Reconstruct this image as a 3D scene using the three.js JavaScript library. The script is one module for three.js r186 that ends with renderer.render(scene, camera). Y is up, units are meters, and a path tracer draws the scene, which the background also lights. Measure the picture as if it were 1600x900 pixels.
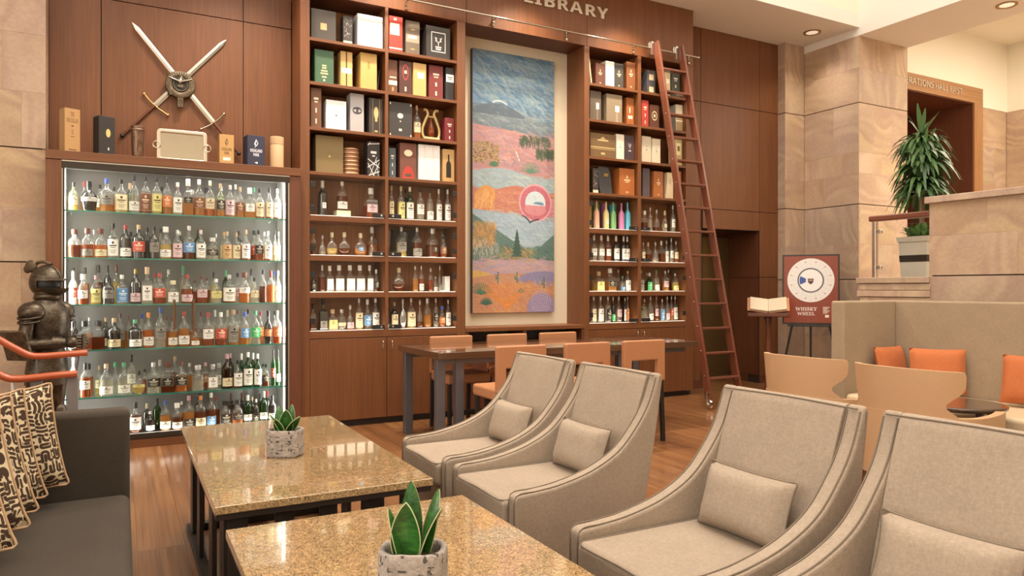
import * as THREE from 'three';
import { RoundedBoxGeometry } from 'three/addons/geometries/RoundedBoxGeometry.js';
import { FontLoader } from 'three/addons/loaders/FontLoader.js';
import { TextGeometry } from 'three/addons/geometries/TextGeometry.js';
import { RectAreaLightUniformsLib } from 'three/addons/lights/RectAreaLightUniformsLib.js';
import { mergeGeometries, mergeVertices, toCreasedNormals } from 'three/addons/utils/BufferGeometryUtils.js';

// ---------------------------------------------------------------- camera, exposure, large lights
const scene = new THREE.Scene();
scene.background = new THREE.Color(0x000000);
const camera = new THREE.PerspectiveCamera(2 * Math.atan(450 / 1128) * 180 / Math.PI, 16 / 9, 0.05, 60);
camera.position.set(0, 1.42, 0);
camera.rotation.y = -Math.atan(610 / 1128);
const renderer = new THREE.WebGLRenderer({ antialias: true });
renderer.toneMapping = THREE.LinearToneMapping;
renderer.toneMappingExposure = 0.82;
renderer.shadowMap.enabled = true;
RectAreaLightUniformsLib.init();

const WARM = new THREE.Color(1.0, 0.84, 0.66), DAY = new THREE.Color(1.0, 0.92, 0.82);
function area(name, w, h, pos, target, color, intensity) {
  const l = new THREE.RectAreaLight(color, intensity, w, h);
  l.name = name; l.position.set(...pos); l.lookAt(...target); scene.add(l); return l;
}
// atrium skylight high above the lounge, tall windows behind the photographer, cove light of the upper hall
area('skylight_light', 9, 7.5, [3, 8.9, -1.8], [3, 0, -1.8], DAY, 4.0);
area('window_light', 7.0, 5.0, [-4.9, 3.7, 1.0], [8, 3.7, 1.0], DAY, 2.6);
area('hall_light', 2.6, 3.0, [12.2, 5.7, -3.6], [12.2, 0, -3.6], new THREE.Color(1.0, 0.9, 0.74), 17.0);

// ---------------------------------------------------------------- helpers
let seed = 7;
const rnd = () => { seed = (seed * 1664525 + 1013904223) % 4294967296; return seed / 4294967296; };
const rr = (a, b) => a + (b - a) * rnd();
const used = {};
function numbered(n) { const k = used[n] = (used[n] ?? -1) + 1; return k ? `${n}_${String(k).padStart(3, '0')}` : n; }
function sh(o) { o.castShadow = true; o.receiveShadow = true; return o; }
function thing(name, label, category, group, pos) {
  const o = new THREE.Group(); o.name = numbered(name); scene.add(o);
  o.userData.label = label; o.userData.category = category;
  if (group) o.userData.group = group;
  if (pos) o.position.set(...pos);
  return o;
}
function mesh(name, geo, mat, parent, label) {
  const m = sh(new THREE.Mesh(Array.isArray(geo) ? merge(geo) : geo, mat)); m.name = name;
  if (label) m.userData.label = label;
  parent.add(m); return m;
}
function single(name, geo, mat, label, category, group) {
  const m = mesh(numbered(name), geo, mat, scene);
  m.userData.label = label; m.userData.category = category; if (group) m.userData.group = group;
  return m;
}
function struct(name, geo, mat, label) {
  const m = mesh(name, geo, mat, scene); m.userData.kind = 'structure'; if (label) m.userData.label = label; return m;
}
function merge(list) {
  const l = list.map((g) => { const q = g.index ? g.toNonIndexed() : g; for (const k of Object.keys(q.attributes)) if (!['position', 'normal', 'uv'].includes(k)) q.deleteAttribute(k); return q; });
  return mergeGeometries(l);
}
// uv in metres by the way each face points; the texture's v runs along the grain axis
function planar(g0, grain = 'y', ox = rr(0, 9), oy = rr(0, 9), s = 1) {
  const g = g0.index ? g0.toNonIndexed() : g0, p = g.attributes.position, uv = new Float32Array(p.count * 2);
  const a = new THREE.Vector3(), b = new THREE.Vector3(), c = new THREE.Vector3(), n = new THREE.Vector3();
  for (let i = 0; i < p.count; i += 3) {
    a.fromBufferAttribute(p, i); b.fromBufferAttribute(p, i + 1); c.fromBufferAttribute(p, i + 2);
    n.copy(b).sub(a).cross(c.clone().sub(a));
    const ax = Math.abs(n.x), ay = Math.abs(n.y), az = Math.abs(n.z);
    const d = ax > ay && ax > az ? 'x' : ay > az ? 'y' : 'z';
    const rest = ['x', 'y', 'z'].filter((k) => k !== d);
    const vk = rest.includes(grain) ? grain : rest[1], uk = rest.find((k) => k !== vk);
    [a, b, c].forEach((q, j) => { uv[2 * (i + j)] = q[uk] * s + ox; uv[2 * (i + j) + 1] = q[vk] * s + oy; });
  }
  g.setAttribute('uv', new THREE.BufferAttribute(uv, 2));
  return g;
}
function box(x0, x1, y0, y1, z0, z1, grain = 'y') {
  return planar(new THREE.BoxGeometry(x1 - x0, y1 - y0, z1 - z0).translate((x0 + x1) / 2, (y0 + y1) / 2, (z0 + z1) / 2), grain);
}
function rbox(w, h, d, r = 0.01, seg = 2, grain = 'y') { return planar(new RoundedBoxGeometry(w, h, d, seg, Math.min(r, w / 2.01, h / 2.01, d / 2.01)), grain); }
function rbx(x0, x1, y0, y1, z0, z1, r = 0.006, grain = 'y') { return rbox(x1 - x0, y1 - y0, z1 - z0, r, 2, grain).translate((x0 + x1) / 2, (y0 + y1) / 2, (z0 + z1) / 2); }
const V = (x, y, z) => new THREE.Vector3(x, y, z);
function bar(a, b, r, seg = 10, r2 = r) {
  const A = V(...a), B = V(...b), d = B.clone().sub(A), g = new THREE.CylinderGeometry(r2, r, d.length(), seg);
  g.applyQuaternion(new THREE.Quaternion().setFromUnitVectors(V(0, 1, 0), d.clone().normalize()));
  return g.translate(...A.add(B).multiplyScalar(0.5).toArray());
}
function flatbar(a, b, w, t, wdir = V(1, 0, 0)) { // rectangular bar, w along wdir
  const A = V(...a), B = V(...b), y = B.clone().sub(A), len = y.length(); y.normalize();
  const x = wdir.clone().addScaledVector(y, -wdir.dot(y)).normalize(), z = x.clone().cross(y);
  const g = planar(new RoundedBoxGeometry(w, len, t, 1, Math.min(w, t) * 0.12));
  return g.applyMatrix4(new THREE.Matrix4().makeBasis(x, y, z)).translate(...A.add(B).multiplyScalar(0.5).toArray());
}
function tube(pts, r, n = 40, seg = 6, closed = false) { return new THREE.TubeGeometry(new THREE.CatmullRomCurve3(pts.map((p) => V(...p)), closed), n, r, seg, closed); }
function lathe(pts, seg = 24) { return new THREE.LatheGeometry(pts.map((p) => new THREE.Vector2(...p)), seg); }
function ellipsoid(rx, ry, rz, x = 0, y = 0, z = 0, ws = 16, hs = 12) { return new THREE.SphereGeometry(1, ws, hs).scale(rx, ry, rz).translate(x, y, z); }
const easing = (a, b, t) => { t = Math.min(1, Math.max(0, (t - a) / (b - a))); return t * t * (3 - 2 * t); };

// ---------------------------------------------------------------- computed textures
function hash(x, y, s) { let h = Math.imul(x | 0, 374761393) + Math.imul(y | 0, 668265263) + Math.imul(s | 0, 1442695041); h = Math.imul(h ^ (h >>> 13), 1274126177); return ((h ^ (h >>> 16)) >>> 0) / 4294967296; }
function vnoise(x, y, px, py, s) { // periodic value noise
  const xi = Math.floor(x), yi = Math.floor(y), fx = x - xi, fy = y - yi, u = fx * fx * (3 - 2 * fx), v = fy * fy * (3 - 2 * fy);
  const m = (a, b) => ((a % b) + b) % b, h = (i, j) => hash(m(xi + i, px), m(yi + j, py), s);
  return (h(0, 0) * (1 - u) + h(1, 0) * u) * (1 - v) + (h(0, 1) * (1 - u) + h(1, 1) * u) * v;
}
function tex(w, h, f, srgb = true) {
  const d = new Uint8Array(w * h * 4);
  for (let j = 0; j < h; j++) for (let i = 0; i < w; i++) { const c = f(i / w, j / h), k = 4 * (j * w + i); for (let q = 0; q < 3; q++) d[k + q] = Math.max(0, Math.min(255, 255 * (c.length ? c[q] : c))); d[k + 3] = 255; }
  const t = new THREE.DataTexture(d, w, h); t.wrapS = t.wrapT = THREE.RepeatWrapping; t.magFilter = THREE.LinearFilter; t.minFilter = THREE.LinearMipmapLinearFilter; t.generateMipmaps = true;
  if (srgb) t.colorSpace = THREE.SRGBColorSpace; t.needsUpdate = true; return t;
}
function rep(t, x, y) { const c = t.clone(); c.repeat.set(x, y); c.needsUpdate = true; return c; }
const grainF = (u, v, s) => 0.45 * vnoise(u * 160, v * 6, 160, 6, s) + 0.3 * vnoise(u * 60, v * 3, 60, 3, s + 1) + 0.25 * vnoise(u * 14, v * 2, 14, 2, s + 2);
const woodTex = tex(512, 512, (u, v) => { const g = grainF(u, v, 3); const k = 0.80 + 0.24 * g; return [k, k * (0.95 + 0.05 * g), k * (0.92 + 0.08 * g)]; });
const floorTex = tex(512, 512, (u, v) => { const g = 0.4 * vnoise(u * 90, v * 5, 90, 5, 11) + 0.35 * vnoise(u * 24, v * 3, 24, 3, 12) + 0.25 * vnoise(u * 8 + 2 * vnoise(u * 4, v * 4, 4, 4, 14), v * 3, 8, 3, 13); const k = 0.7 + 0.42 * g; return [k, k * (0.92 + 0.08 * g), k * (0.86 + 0.14 * g)]; });
const stoneTex = tex(512, 512, (u, v) => {
  const w = vnoise(u * 4, v * 4, 4, 4, 21), w2 = vnoise(u * 8, v * 8, 8, 8, 22);
  const b = vnoise(u * 3 + w * 0.8, v * 26 + w * 5 + w2 * 1.6, 3, 26, 23), c = vnoise(u * 90, v * 90, 90, 90, 24), e = vnoise(u * 5, v * 3, 5, 3, 25);
  const k = 0.80 + 0.11 * b + 0.05 * c + 0.07 * e; return [k, k * (0.955 + 0.04 * b), k * (0.90 + 0.07 * e)];
});
const fabricTex = tex(512, 512, (u, v) => { const a = vnoise(u * 128, v * 40, 128, 40, 31), b = vnoise(u * 40, v * 128, 40, 128, 32), c = vnoise(u * 256, v * 256, 256, 256, 33), d = vnoise(u * 6, v * 6, 6, 6, 34); const k = 0.83 + 0.06 * a + 0.06 * b + 0.04 * c + 0.03 * d; return [k, k, k]; });
const weaveBump = tex(256, 256, (u, v) => 0.5 + 0.25 * Math.sin(u * 2 * Math.PI * 64) * Math.sin(v * 2 * Math.PI * 64) + 0.25 * (vnoise(u * 64, v * 64, 64, 64, 35) - 0.5), false);
const graniteTex = tex(1024, 1024, (u, v) => {
  const a = vnoise(u * 120, v * 120, 120, 120, 41), b = vnoise(u * 190, v * 190, 190, 190, 42), c = vnoise(u * 50, v * 50, 50, 50, 43), d = vnoise(u * 230, v * 230, 230, 230, 44);
  let k = 0.62 + 0.16 * (a - 0.5) + 0.12 * (c - 0.5), r = k * 1.12, g = k * 0.93, bl = k * 0.67;
  if (b > 0.74) { r += 0.17; g += 0.15; bl += 0.12; }
  if (d > 0.80 && a < 0.7) { r *= 0.42; g *= 0.38; bl *= 0.36; }
  if (a > 0.82) { r *= 0.68; g *= 0.62; bl *= 0.56; }
  return [r, g, bl];
});
const concreteTex = tex(512, 512, (u, v) => {
  const a = vnoise(u * 12, v * 12, 12, 12, 51), b = vnoise(u * 60, v * 60, 60, 60, 52), c = vnoise(u * 26, v * 40, 26, 40, 53), e = vnoise(u * 140, v * 140, 140, 140, 54);
  let k = 0.66 + 0.12 * (a - 0.5) + 0.1 * (b - 0.5) + 0.06 * (e - 0.5); if (c > 0.78 && b > 0.45) k *= 0.5; return [k * 1.03, k * 0.97, k * 0.92];
});
const concreteBump = tex(512, 512, (u, v) => { const b = vnoise(u * 60, v * 60, 60, 60, 52), c = vnoise(u * 26, v * 40, 26, 40, 53); return 0.6 + 0.2 * b - (c > 0.76 && b > 0.42 ? 0.6 : 0); }, false);
const leatherBump = tex(256, 256, (u, v) => 0.5 * vnoise(u * 50, v * 50, 50, 50, 61) + 0.5 * vnoise(u * 90, v * 90, 90, 90, 62), false);
const metalTex = tex(256, 256, (u, v) => { const a = vnoise(u * 8, v * 8, 8, 8, 71), b = vnoise(u * 40, v * 40, 40, 40, 72); const k = 0.6 + 0.4 * a * 0.7 + 0.25 * (b - 0.5); return [k, k * 0.96, k * 0.9]; });
function cv(w, h, draw, wrap = false) {
  const c = document.createElement('canvas'); c.width = w; c.height = h; draw(c.getContext('2d'), w, h);
  const t = new THREE.CanvasTexture(c); t.colorSpace = THREE.SRGBColorSpace; t.magFilter = THREE.LinearFilter;
  if (wrap) t.wrapS = t.wrapT = THREE.RepeatWrapping; return t;
}

// ---------------------------------------------------------------- materials
const lin = (r, g, b) => new THREE.Color().setRGB(r, g, b);
const M = {};
const std = (o) => new THREE.MeshStandardMaterial(o), phy = (o) => new THREE.MeshPhysicalMaterial(o);
const WOODS = [[0.192, 0.070, 0.0215], [0.182, 0.066, 0.020], [0.202, 0.074, 0.023]].map((c, i) => phy({ name: 'cherry_veneer_' + i, color: lin(...c), map: rep(woodTex, 1.1, 0.7), roughness: 0.48, clearcoat: 0.1, clearcoatRoughness: 0.3 }));
const wood = () => WOODS[Math.floor(rnd() * 3)];
M.wood = WOODS[0];
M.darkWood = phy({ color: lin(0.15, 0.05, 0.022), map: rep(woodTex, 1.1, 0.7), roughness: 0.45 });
M.shelfBack = phy({ color: lin(0.35, 0.15, 0.058), map: rep(woodTex, 1.1, 0.7), roughness: 0.5 });
M.ladder = phy({ color: lin(0.20, 0.065, 0.035), map: rep(woodTex, 2, 1), roughness: 0.32, clearcoat: 0.5, clearcoatRoughness: 0.2 });
M.kick = std({ color: lin(0.03, 0.02, 0.015), roughness: 0.6 });
const PLANKS = [[0.30, 0.140, 0.052], [0.26, 0.118, 0.043], [0.335, 0.160, 0.062], [0.285, 0.128, 0.046], [0.23, 0.102, 0.038]].map((c, i) => phy({ name: 'floor_wood_' + i, color: lin(...c), map: rep(floorTex, 1.4, 0.5), roughness: 0.4, clearcoat: 0.8, clearcoatRoughness: 0.13 }));
const STONES = [[0.56, 0.415, 0.305], [0.59, 0.44, 0.325], [0.535, 0.405, 0.308], [0.58, 0.425, 0.30], [0.55, 0.42, 0.33]].map((c, i) => std({ name: 'sandstone_' + i, color: lin(...c), map: rep(stoneTex, 0.55, 0.55), roughness: 0.75 }));
M.joint = std({ color: lin(0.10, 0.075, 0.055), roughness: 0.95 });
M.plaster = std({ color: lin(0.82, 0.765, 0.69), roughness: 0.9 });
M.cream = std({ color: lin(0.86, 0.80, 0.67), roughness: 0.9 });
M.niche = std({ color: lin(0.70, 0.60, 0.45), roughness: 0.9 });
M.fabric = phy({ color: lin(0.44, 0.347, 0.264), map: rep(fabricTex, 2.2, 2.2), bumpMap: rep(weaveBump, 4, 4), bumpScale: 0.0005, roughness: 0.95, sheen: 0.15, sheenRoughness: 0.6, sheenColor: lin(0.6, 0.52, 0.42) });
M.fabricSeam = std({ color: lin(0.20, 0.155, 0.11), roughness: 0.95 });
M.sofa = phy({ color: lin(0.068, 0.052, 0.038), map: rep(fabricTex, 3, 3), roughness: 0.95, sheen: 0.4, sheenRoughness: 0.5, sheenColor: lin(0.25, 0.2, 0.16) });
M.granite = phy({ map: rep(graniteTex, 1.6, 1.6), color: lin(0.92, 0.92, 0.92), roughness: 0.1, clearcoat: 1, clearcoatRoughness: 0.03 });
M.tableFrame = std({ color: lin(0.028, 0.02, 0.015), roughness: 0.45, metalness: 0.2 });
M.concrete = std({ map: rep(concreteTex, 4, 4), bumpMap: rep(concreteBump, 4, 4), bumpScale: 0.006, color: lin(0.85, 0.85, 0.85), roughness: 0.95 });
M.soil = std({ color: lin(0.07, 0.045, 0.03), roughness: 1 });
M.leather = phy({ color: lin(0.42, 0.185, 0.085), bumpMap: rep(leatherBump, 3, 3), bumpScale: 0.0006, roughness: 0.45 });
M.leatherTan = phy({ color: lin(0.56, 0.355, 0.20), bumpMap: rep(leatherBump, 3, 3), bumpScale: 0.0006, roughness: 0.42 });
M.blackLeg = std({ color: lin(0.015, 0.012, 0.01), roughness: 0.4 });
M.steel = std({ color: lin(0.16, 0.16, 0.18), roughness: 0.4, metalness: 0.7 });
M.greyPaint = std({ color: lin(0.24, 0.21, 0.21), roughness: 0.45, metalness: 0.3 });
M.chrome = std({ color: lin(0.75, 0.73, 0.70), roughness: 0.18, metalness: 1 });
M.brass = std({ color: lin(0.55, 0.38, 0.17), roughness: 0.32, metalness: 1 });
M.brassDoor = std({ color: lin(0.30, 0.21, 0.09), roughness: 0.38, metalness: 0.9 });
M.silver = std({ color: lin(0.56, 0.51, 0.43), roughness: 0.14, metalness: 1 });
M.blade = std({ color: lin(0.46, 0.43, 0.37), roughness: 0.28, metalness: 1 });
M.bronze = std({ color: lin(0.16, 0.09, 0.05), roughness: 0.4, metalness: 0.7 });
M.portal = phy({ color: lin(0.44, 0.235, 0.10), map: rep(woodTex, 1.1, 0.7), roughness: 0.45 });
M.armour = std({ color: lin(0.19, 0.165, 0.14), map: rep(metalTex, 2, 2), roughness: 0.42, metalness: 0.85 });
M.medal = std({ color: lin(0.25, 0.205, 0.155), map: rep(metalTex, 3, 3), roughness: 0.5, metalness: 0.7 });
M.black = std({ color: lin(0.012, 0.011, 0.011), roughness: 0.5 });
M.cabFrame = std({ color: lin(0.045, 0.035, 0.03), roughness: 0.35, metalness: 0.5 });
M.frameLip = std({ color: lin(0.5, 0.45, 0.4), roughness: 0.3, metalness: 0.9 });
M.cabBack = std({ color: lin(0.20, 0.185, 0.18), roughness: 0.6 });
M.cabSide = std({ color: lin(0.72, 0.72, 0.70), roughness: 0.5 });
M.glass = phy({ color: lin(0.98, 0.99, 0.985), transmission: 1, thickness: 0, roughness: 0.0, ior: 1.22 });
M.shelfGlass = phy({ color: lin(0.86, 0.96, 0.92), transmission: 1, thickness: 0, roughness: 0.0, ior: 1.45 });
M.shelfEdge = phy({ color: lin(0.03, 0.22, 0.16), roughness: 0.08, clearcoat: 1 });
M.orangeRail = phy({ color: lin(0.42, 0.085, 0.027), roughness: 0.3, clearcoat: 0.5 });
M.orange = phy({ color: lin(0.58, 0.17, 0.055), map: rep(fabricTex, 3, 3), roughness: 0.9 });
M.banquette = phy({ color: lin(0.42, 0.315, 0.21), map: rep(fabricTex, 2.2, 2.2), roughness: 0.95 });
M.seatTan = phy({ color: lin(0.62, 0.48, 0.31), roughness: 0.5 });
M.led = std({ color: 0xffffff, emissive: lin(1, 0.97, 0.9), emissiveIntensity: 3.0 });
M.ledWarm = std({ color: 0xffffff, emissive: lin(1, 0.9, 0.72), emissiveIntensity: 0.9 });
M.lampGlow = std({ color: 0xffffff, emissive: lin(1, 0.85, 0.6), emissiveIntensity: 0.6 });
M.skyGlow = std({ color: 0xffffff, emissive: lin(1, 0.95, 0.88), emissiveIntensity: 1.5 });
M.letters = std({ color: lin(0.62, 0.55, 0.45), roughness: 0.4, metalness: 0.6 });
M.paper = std({ color: lin(0.52, 0.44, 0.32), roughness: 0.9 });

// ================================================================ THE SETTING
// ---- floor: slab with single boards laid along the depth of the room
const floor = struct('floor', box(-5, 14.3, -0.25, -0.012, -9, 5.2, 'z'), PLANKS[1], 'glossy warm brown wooden floor');
{
  const W = 0.235;
  for (let c = 0; -1.1 + c * W < 9.1; c++) {
    const x0 = -1.1 + c * W; let z = -8.4 - rr(0, 1.6);
    while (z < 0.6) {
      const L = rr(1.3, 2.4), z0 = Math.max(z, -8.4), z1 = Math.min(z + L, 0.9); z += L;
      if (z1 - z0 < 0.1) continue;
      if (x0 > 6.7 && z0 > -3.5) continue;
      mesh('floor_board', box(x0 + 0.0007, x0 + W - 0.0007, -0.0115, 0, z0 + 0.0007, z1 - 0.0007, 'z'), PLANKS[Math.floor(rnd() * 5)], floor);
    }
  }
}
// ---- ceilings
struct('ceiling', box(-5.2, 9.19, 5.11, 5.3, -9, -6.65), M.plaster, 'white plaster soffit over the library wall');
struct('ceiling_atrium', [box(-5.2, 9.19, 9.0, 9.2, -6.65, 5.2), box(-5.2, 9.19, 5.3, 9.0, -6.85, -6.65)], M.cream);
struct('ceiling_beam', box(9.19, 10.3, 5.0, 9.2, -9, 5.2), M.plaster, 'deep plaster beam over the stone pillar');
struct('ceiling_hall', box(10.3, 14.3, 5.79, 6.0, -9, 5.2), M.cream);
// ---- outer walls that close the room
struct('wall_left', [box(-5.2, -5, 0, 9, -9, -2.6), box(-5.2, -5, 0, 9, 4.6, 5.2), box(-5.2, -5, 0, 1.1, -2.6, 4.6), box(-5.2, -5, 6.3, 9, -2.6, 4.6)], M.cream);
struct('wall_front', box(-5.2, 14.3, 0, 9, 5, 5.2), M.cream);
struct('wall_rear', box(-5.2, 14.3, 0, 6, -9.2, -9), M.cream);
const wr = struct('wall_right', box(14.04, 14.3, 4.58, 6, -9, 5.2), M.cream);
for (let i = 0; i < 4; i++) {
  const z0 = -2.6 + i * 1.8, w = struct('window_' + (i + 1), box(-5.08, -5.04, 1.1, 6.3, z0 + 0.06, z0 + 1.74), M.skyGlow);
  mesh('window_frame', [box(-5.1, -4.98, 1.1, 6.3, z0, z0 + 0.06), box(-5.1, -4.98, 1.1, 6.3, z0 + 1.74, z0 + 1.8)], M.cabFrame, w);
}
struct('window_5', box(-1.5, 7.5, 8.97, 8.995, -5.5, 1.9), M.skyGlow, 'bright skylight');

// ---- stone facing: every block its own mesh on a dark joint core
function stoneFace(parent, axis, at, dir, u0, u1, rows, cuts, t = 0.03, major = []) {
  // axis 'z': face in the plane z = at with u along x; axis 'x': plane x = at, u along z; dir = +-1 outward
  for (let r = 0; r < rows.length - 1; r++) {
    const y0 = rows[r], y1 = rows[r + 1], cs = [u0, ...(cuts[r % cuts.length].map((q) => u0 + (u1 - u0) * q)), u1];
    for (let k = 0; k < cs.length - 1; k++) {
      const top = major.includes(y1) ? 0.012 : 0.0006, g = 0.0005, tt = t + rr(-0.001, 0.001), a = at, b = at + dir * tt, lo = Math.min(a, b), hi = Math.max(a, b);
      const gr = rnd() < 0.35 ? 'y' : (axis === 'z' ? 'x' : 'z');
      const other = gr === 'y' ? (axis === 'z' ? 'x' : 'z') : 'y';
      const geo = axis === 'z' ? box(cs[k] + g, cs[k + 1] - g, y0 + 0.0006, y1 - top, lo, hi, other) : box(lo, hi, y0 + 0.0006, y1 - top, cs[k] + g, cs[k + 1] - g, other);
      mesh('stone_slab', geo, STONES[Math.floor(rnd() * 5)], parent);
    }
  }
}
const wsl = struct('wall_stone_left', box(-5, -0.61, 0, 5.11, -8.0, -7.48), M.joint, 'sandstone wall left of the glowing cabinet');
stoneFace(wsl, 'z', -7.48, 1, -5, -0.58, [0, 0.55, 1.1, 1.65, 2.11, 2.63, 3.11, 3.61, 4.3, 5.1], [[0.2, 0.45, 0.7, 0.93], [0.3, 0.6, 0.88], [0.25, 0.55, 0.8, 0.96]], 0.03, [1.65, 2.63]);
mesh('stone_return', box(-0.61, -0.58, 0, 5.11, -8.0, -7.482), STONES[0], wsl);
// pillar group at the right: a narrow return, a shallow pier and the deep pillar
const wp = struct('wall_stone_right', [box(8.8, 9.22, 0, 5.11, -9, -7.62), box(9.22, 10.27, 0, 5.0, -9, -6.69)], M.joint, 'sandstone pillar at the right of the library wall');
const PMAJ = [1.55, 2.62, 4.06];
const PR = [0, 0.72, 1.55, 2.05, 2.62, 3.05, 3.35, 4.06, 4.55, 4.998];
const PT = [...PR.slice(0, -1), 5.108];
stoneFace(wp, 'x', 8.8, -1, -8.6, -7.59, PT, [[], []], 0.03, PMAJ);
stoneFace(wp, 'z', -7.62, 1, 8.77, 9.187, PT, [[], []], 0.03, PMAJ);
stoneFace(wp, 'x', 9.22, -1, -7.588, -6.66, PR, [[0.42], [], [0.55], []], 0.03, PMAJ);
stoneFace(wp, 'z', -6.69, 1, 9.19, 10.3, PR, [[], [0.45], [0.3, 0.68], []], 0.03, PMAJ);
mesh('stone_return', box(10.27, 10.3, 0, 4.998, -9, -6.692), STONES[2], wp);

// ---- wood panelled wall behind the swords and right of the bookcases
const wwl = struct('wall_panel_left', box(-0.58, 1.56, 0, 5.11, -7.95, -7.74), M.kick, 'cherry veneer panelling above the glowing cabinet');
const wwr = struct('wall_panel_right', [box(6.69, 7.25, 0, 5.11, -7.95, -7.74), box(7.25, 8.378, 2.267, 5.11, -7.95, -7.74), box(8.378, 8.767, 0, 5.11, -7.95, -7.74)], M.kick, 'tall cherry veneer panelling right of the bookcases');
function panel(parent, x0, x1, y0, y1, z = -7.72, m) { const g = 0.004; mesh('veneer_panel', rbx(x0 + g, x1 - g, y0 + g, y1 - g, z - 0.0198, z, 0.0015), m || wood(), parent); }
const XL = [-0.58, -0.167, 1.082, 1.56];
for (let i = 0; i < 3; i++) { panel(wwl, XL[i], XL[i + 1], 0.5, 4.115); panel(wwl, XL[i], XL[i + 1], 4.115, 5.11); }
panel(wwr, 6.69, 7.214, 0.1, 2.53); panel(wwr, 6.69, 7.214, 2.53, 4.06); panel(wwr, 6.69, 7.214, 4.06, 5.11);
panel(wwr, 7.25, 8.378, 2.267, 2.55); panel(wwr, 7.214, 8.378, 2.55, 4.06); panel(wwr, 7.214, 8.378, 4.06, 5.11);
panel(wwr, 8.378, 8.767, 0.1, 1.58); panel(wwr, 8.378, 8.767, 1.58, 2.55); panel(wwr, 8.378, 8.767, 2.55, 4.06); panel(wwr, 8.378, 8.767, 4.06, 5.11);
struct('baseboard_right', [box(8.38, 8.765, 0, 0.1, -7.74, -7.715), box(6.69, 7.25, 0, 0.1, -7.74, -7.715)], M.darkWood);
// lift alcove with brass doors
const alc = struct('wall_alcove', [box(7.2, 7.25, 0, 2.267, -8.4, -7.95), box(8.378, 8.45, 0, 2.267, -8.4, -7.95), box(7.2, 8.45, 2.267, 2.4, -8.4, -7.95), box(7.2, 8.45, 0, 2.4, -8.45, -8.36)], M.darkWood, 'dark wood reveal of the lift alcove');
mesh('veneer_panel', box(8.366, 8.3775, 0.12, 1.575, -8.355, -7.75), M.darkWood, alc); mesh('veneer_panel', box(8.366, 8.3775, 1.585, 2.26, -8.355, -7.75), M.darkWood, alc);
const d1 = struct('door_1', [box(7.28, 7.815, 0.01, 2.2, -8.36, -8.335)], M.brassDoor, 'brass lift door'); mesh('door_leaf', box(7.822, 8.362, 0.01, 2.2, -8.36, -8.335), M.brassDoor, d1);

// ---- fascia above the bookcases with its lettering
const fas = struct('trim_1', box(1.58, 6.67, 4.39, 5.11, -7.74, -7.34), M.kick, 'veneered fascia carrying the library lettering');
for (const [a, b] of [[1.56, 3.37], [3.37, 4.985], [4.985, 6.69]]) mesh('fascia_panel', rbx(a + 0.003, b - 0.003, 4.37, 5.108, -7.34, -7.3, 0.0015), wood(), fas);
mesh('fascia_end', box(6.665, 6.69, 4.37, 5.108, -7.72, -7.341), M.wood, fas);
mesh('fascia_end', box(1.56, 1.585, 4.37, 5.108, -7.72, -7.341), M.wood, fas);
mesh('soffit_panel', box(1.585, 6.665, 4.37, 4.39, -7.72, -7.341, 'x'), M.darkWood, fas);
const font = await new FontLoader().loadAsync('fonts/droid/droid_sans_bold.typeface.json');
const fontR = await new FontLoader().loadAsync('fonts/droid/droid_sans_regular.typeface.json');
function letters(txt, f, size, depth, mat, parent, place, width, align = 0) { // each letter its own mesh, fitted to a width
  const adv = [...txt].map((c) => { if (c === ' ') return 0.32 * size; const g = f.generateShapes(c, size); const b = new THREE.ShapeGeometry(g); b.computeBoundingBox(); return b.boundingBox.max.x + 0.07 * size; });
  const tot = adv.reduce((a, b) => a + b, 0), k = width / tot; let x = -tot * align;
  [...txt].forEach((c, i) => { if (c !== ' ') { const g = new TextGeometry(c, { font: f, size, depth, curveSegments: 4, bevelEnabled: false }); g.scale(k, 1, 1).translate(x * k, 0, 0); place(g); mesh('letter', g, mat, parent); } x += adv[i]; });
}
const sg = thing('library_sign', 'cream raised capital letters on the veneered fascia above the painting', 'sign', null, [0, 0, 0]);
letters('LIBRARY', font, 0.135, 0.018, M.letters, sg, (g) => g.translate(4.075, 4.735, -7.2985), 1.23);
letters('BRAEMAR', font, 0.135, 0.018, M.letters, sg, (g) => g.translate(2.70, 4.735, -7.2985), 1.26);

// ---- niche between the bookcases
const nw = struct('wall_niche', box(3.36, 4.947, 0.9, 4.37, -7.74, -7.69), M.niche, 'cream plaster back of the painting niche');
struct('trim_2', [rbx(3.36, 4.947, 0.93, 0.975, -7.69, -7.29, 0.003, 'x')], M.wood, 'wooden ledge under the painting');
const nb = struct('trim_3', [box(3.36, 4.947, 0.06, 0.8, -7.34, -7.32), box(3.36, 3.4, 0.8, 0.93, -7.69, -7.3), box(4.1, 4.14, 0.8, 0.93, -7.69, -7.3), box(4.907, 4.947, 0.8, 0.93, -7.69, -7.3), box(3.36, 4.947, 0.78, 0.8, -7.69, -7.3, 'x')], M.darkWood, 'open cubbies below the ledge');
struct('baseboard_back', box(3.36, 4.947, 0, 0.06, -7.7, -7.36), M.kick);

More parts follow.
